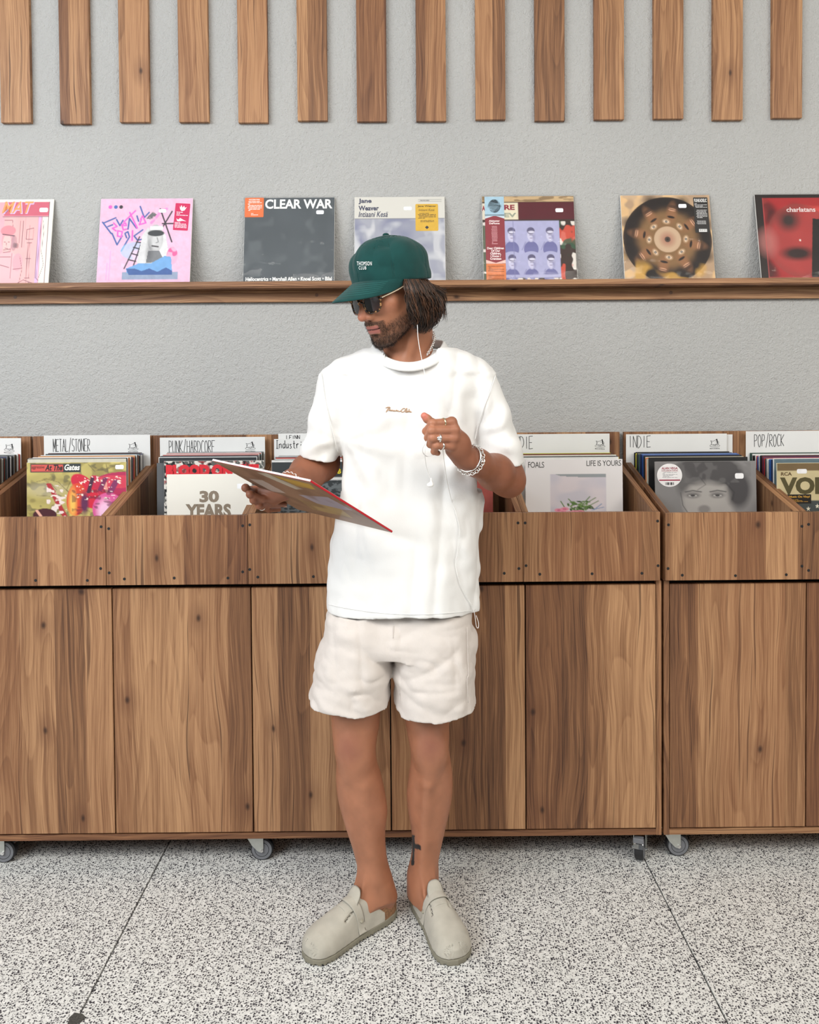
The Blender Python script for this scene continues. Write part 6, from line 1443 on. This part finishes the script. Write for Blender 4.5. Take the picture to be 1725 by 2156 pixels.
def clog(pos, fdir, mirror, label):
    fd = np.array([fdir[0], fdir[1]]); Lx = np.array([fd[1], -fd[0]])*mirror    # local x: towards the outer side of the foot
    Rm = np.array([[Lx[0], fd[0], 0], [Lx[1], fd[1], 0], [0, 0, 1.]])
    root = empty('clog', (pos[0], pos[1], 0)); root.parent = man; root.location = (pos[0]-man.location[0], pos[1]-man.location[1], 0); root['label'] = label
    W3 = lambda V: np.asarray(V)@Rm.T
    def fin(V, F_, name, m_, sm=True):
        if mirror*1.0 < 0: F_ = np.asarray(F_)[:, ::-1]
        return mk(name, W3(V), F_, m_, root, sm, local=True)
    lo, hi = (-.07, -.16, -.006), (.07, .16, .125)
    S = SDF(lo, hi, .0022)
    def sole(x, y, z): w_, c_ = plan(x, y, .0015); return np.maximum(np.maximum(np.abs(x-c_)-w_, np.abs(y-.001)-.1455), np.maximum(.0005+.0*x-z, z-(.0150+.004*np.clip(-y/.1, 0, 1))))
    S.op(sole, lo, hi, m=0)
    for yy in np.arange(-.13, .14, .012): S.op(lambda x, y, z, yy=yy: np.maximum(np.abs(y-yy)-.0022, z-.0035)+0*x, (-.07, yy-.01, -.006), (.07, yy+.01, .006), mode='cut', m=0)
    V, F_ = S.mesh(); fin(relax(V, F_, 1, .4), F_, 'sole', M['sole'])
    S = SDF(lo, hi, .0022)
    def cork(x, y, z):
        w_, c_ = plan(x, y, -.0045+.003*(y < -.07)); top_ = .034+.020*np.clip((-y-.05)/.06, 0, 1); rim_ = top_+.006*np.clip((np.abs(x-c_)-(w_-.008))/.004, 0, 1)
        return np.maximum(np.maximum(np.abs(x-c_)-w_, np.abs(y+.036)-.106), np.maximum(.0135-z, z-rim_))
    S.op(cork, lo, hi, m=0)
    S.ell((0, -.095, .052), (.026, .036, .022), k=.004, mode='cut')
    V, F_ = S.mesh(); fin(relax(V, F_, 1, .5), F_, 'footbed', M['cork'])
    S = SDF(lo, hi, .0019)
    def shell(x, y, z, e=0.0):
        w_, c_ = plan(x, y, .0005+e); w_ = np.maximum(w_, .001); hh = htop(y)+e; q = (np.abs((x-c_)/w_)**2.5+np.abs(np.clip(z-.020, 0, 1)/(hh-.020))**2.2)**(1/2.35)
        return np.maximum((q-1)*np.minimum(w_, .034), np.maximum(.0165-z, np.abs(y)-.1435))
    S.op(lambda x, y, z: shell(x, y, z), lo, hi, m=0); S.D = np.maximum(S.D, -(S.D+.0036))
    # foot opening: behind a slanted curve
    def opening(x, y, z): return y-(-.014-.070*np.clip((.100-z)/.060, 0, 1.0)**.95)+0*x
    S.op(lambda x, y, z: np.where(z > .010, opening(x, y, z), .05), (-.07, -.16, .0), (.07, .06, .125), mode='cut', k=.004, m=0)
    # keyhole slots beside the tongue
    for sx in (-1, 1):
        a_, b_ = np.array([sx*.0185, .004, .094]), np.array([sx*.0235, .040, .080])
        S.seg(a_, b_, .0034, .0046, mode='cut', k=.001); S.seg(a_+[sx*.003, 0, -.012], b_+[sx*.004, 0, -.012], .0034, .004, mode='cut', k=.001)
    V, F_ = S.mesh(); fin(relax(V, F_, 1, .5), F_, 'upper', M['suede'])
    # tongue flap
    def patch(nm_, us, vs, fz, th_, m_=M['suede'], msk=None):
        nu, nv = len(us), len(vs); T_ = np.array([[fz(u, v) for u in us] for v in vs]).reshape(-1, 3); B_ = np.array([[np.array(fz(u, v))-np.array([0, -th_*.7, th_*.8]) for u in us] for v in vs]).reshape(-1, 3); V = np.concatenate([T_, B_]); n1 = nu*nv; F_ = []
        for j in range(nv-1):
            for i in range(nu-1): a = j*nu+i; F_ += [(a, a+1, a+nu+1, a+nu), (n1+a, n1+a+nu, n1+a+nu+1, n1+a+1)]
        for i in range(nu-1): F_ += [(i, n1+i, n1+i+1, i+1), ((nv-1)*nu+i, (nv-1)*nu+i+1, n1+(nv-1)*nu+i+1, n1+(nv-1)*nu+i)]
        for j in range(nv-1): F_ += [(j*nu, (j+1)*nu, n1+(j+1)*nu, n1+j*nu), (j*nu+nu-1, n1+j*nu+nu-1, n1+(j+1)*nu+nu-1, (j+1)*nu+nu-1)]
        return fin(V, np.array(F_), nm_, m_)
    def zsurf(x, y, e=0):
        xx, yy = np.array([x]), np.array([y]); w_, c_ = plan(xx, yy, .0005+e); hh = htop(yy)[0]+e; q = max(0, 1-abs((x-c_[0])/w_[0])**2.5); return .020+(hh-.020)*q**(1/2.2)
    def tongue(u, v):     # v 0 front .. 1 free end
        y = .032-.050*v; wv = .0195+.003*math.sin(v*3.0); 
        if v > .8: wv *= math.sqrt(max(0.05, 1-((v-.8)/.2)**2*.55))
        x = u*wv; z = zsurf(x, max(y, -.015), .0)+.0012+.048*max(0, v-.5)**1.1; return (x, y, z-.25*max(0, abs(u)-.6)*.01)
    patch('tongue', np.linspace(-1, 1, 13), np.linspace(0, 1, 15), tongue, .003)
    def strap(u, v):      # u across -1..1, v along the foot
        x = (-.0395+.074*(u+1)/2); y = .006+.0112*v-(.016*((x)/.04)**2)*(1 if x < 0 else .8)+.001
        return (x, y, zsurf(x*.995, y, .0)+.0066-.0020*abs(x)/.04)
    patch('strap', np.linspace(-1, 1, 33), np.linspace(-1, 1, 7), strap, .003)
    bx_ = -.0335; by_ = -.005; bz_ = zsurf(bx_, by_)+.0058
    mb = MB(); nrm_ = np.array([-.72, 0, .70]); mb.tube([np.array([bx_, by_, bz_])-nrm_*.001, np.array([bx_, by_, bz_])+nrm_*.0012, np.array([bx_, by_, bz_])+nrm_*.0020], [.0052, .0052, .003], 18)
    mk('button', W3(mb.V), mb.F, mat('olive_button', (.33, .31, .24), .5), root, True, local=True)
    return root
clog((-.148, 2.097), fL, 1, 'pale taupe suede clog on the foot turned to the left'); clog((.068, 2.118), fR, -1, 'pale taupe suede clog on the foot pointing forward')

# ------------------------------------------------------------------ held record and earphones
A_, B_, C_, D_ = RC['A'], RC['B'], RC['C'], RC['D']
ux = (B_-A_)/np.linalg.norm(B_-A_); uz = (A_-D_)/np.linalg.norm(A_-D_)
a = Art(110, (134, 104, 84)); a.mott(4, .22, 201); a.rect(0, 0, 1, .04, (150, 124, 104)); a.poly([(.42, .06), (.56, .02), (.72, .25), (.6, .3)], (186, 180, 164)); a.poly([(.60, .04), (.95, .06), (.9, .18), (.7, .2)], (186, 150, 60)); a.poly([(.5, .45), (.9, .32), (.95, .55), (.6, .7)], (150, 144, 158)); a.poly([(.35, .6), (.8, .6), (.75, .82), (.3, .85)], (160, 136, 92)); a.blot(5, .5, .7, (100, 74, 58), .6, 202); a.poly([(.1, .3), (.3, .25), (.32, .5), (.12, .55)], (176, 160, 150))
held = sleeve('held_record_sleeve', 'brown patterned record sleeve with red edge held open-tilted in the hand', 'record', None, frame(D_, ux, uz), .315, .315, .0045, a, edge=(196, 30, 44), gloss=True)
held['label'] = 'brown patterned record sleeve with red and white edges, held tilted in one hand'
MB().box(-.0006, .3158, .0004, .0046, .3146, .3158).build('spine', flat(236, 222, 226), held, local=True)
MB().box(.001, .314, .0047, .0049, .001, .3135).build('back_print', flat(214, 204, 190), held, local=True)
def wire(pts_, name_mb): name_mb.tube(spl(pts_, 8), .00085, 6)
mb = MB(); sY = lambda x, y, e=.003: surfY(x, y, VT)-e
wire([at(879, 684, 1.992), at(881, 715, 1.985), at(887, 750, 1.972), at(897, 800, 1.945), at(904, 845, 1.92), at(907, 872, 1.885), at(908, 886, 1.868)], mb)
wire([at(903, 925, 1.862), at(895, 935, 1.86), at(890, 945, 1.865), at(892, 955, 1.875), at(900, 961, 1.89), at(914, 957, 1.885)], mb)
wire([at(899, 928, 1.858), at(895, 950, 1.862), at(896, 970, 1.88), at(900, 990, 1.90), at(907, 1010, 1.91), at(909, 1020, 1.912)], mb)
wire([at(933, 948, 1.87), at(936, 975, 1.90), at(941, 1010, 1.95), at(950, 1050, sY(950, 1050, .004)), at(962, 1085, sY(962, 1085)), at(968, 1120, sY(968, 1120)), at(964, 1160, sY(964, 1160)), at(960, 1190, sY(960, 1190)), at(968, 1225, sY(968, 1225)), at(980, 1250, sY(980, 1250)), at(994, 1275, sY(994, 1275)), at(1000, 1295, sY(1000, 1295)), at(1003, 1318, sY(1000, 1295)+.01), at(1007, 1322, sY(1000, 1295)+.012), at(1008, 1312, sY(1000, 1295)+.014), at(1003, 1296, sY(1000, 1295)+.012)], mb)
ear = mb.build('earphones', M['wire'], None, True, label='white wired earphones, one cord running from the ear down through the raised fist', cat='earphones')
bp = at(907, 1021, 1.912); S = SDF(bp-.016, bp+.016, .0011); S.ell(bp+np.array([-.001, 0, 0]), (.0078, .0065, .0055), k=.0); S.seg(bp+[.0022, 0, .002], at(908, 1008, 1.91), .0034, .0022, k=.004)
V, F_ = S.mesh(); mk('earbud', V, F_, M['wire'], ear, True)
bpy.data.objects.remove(FONTO)
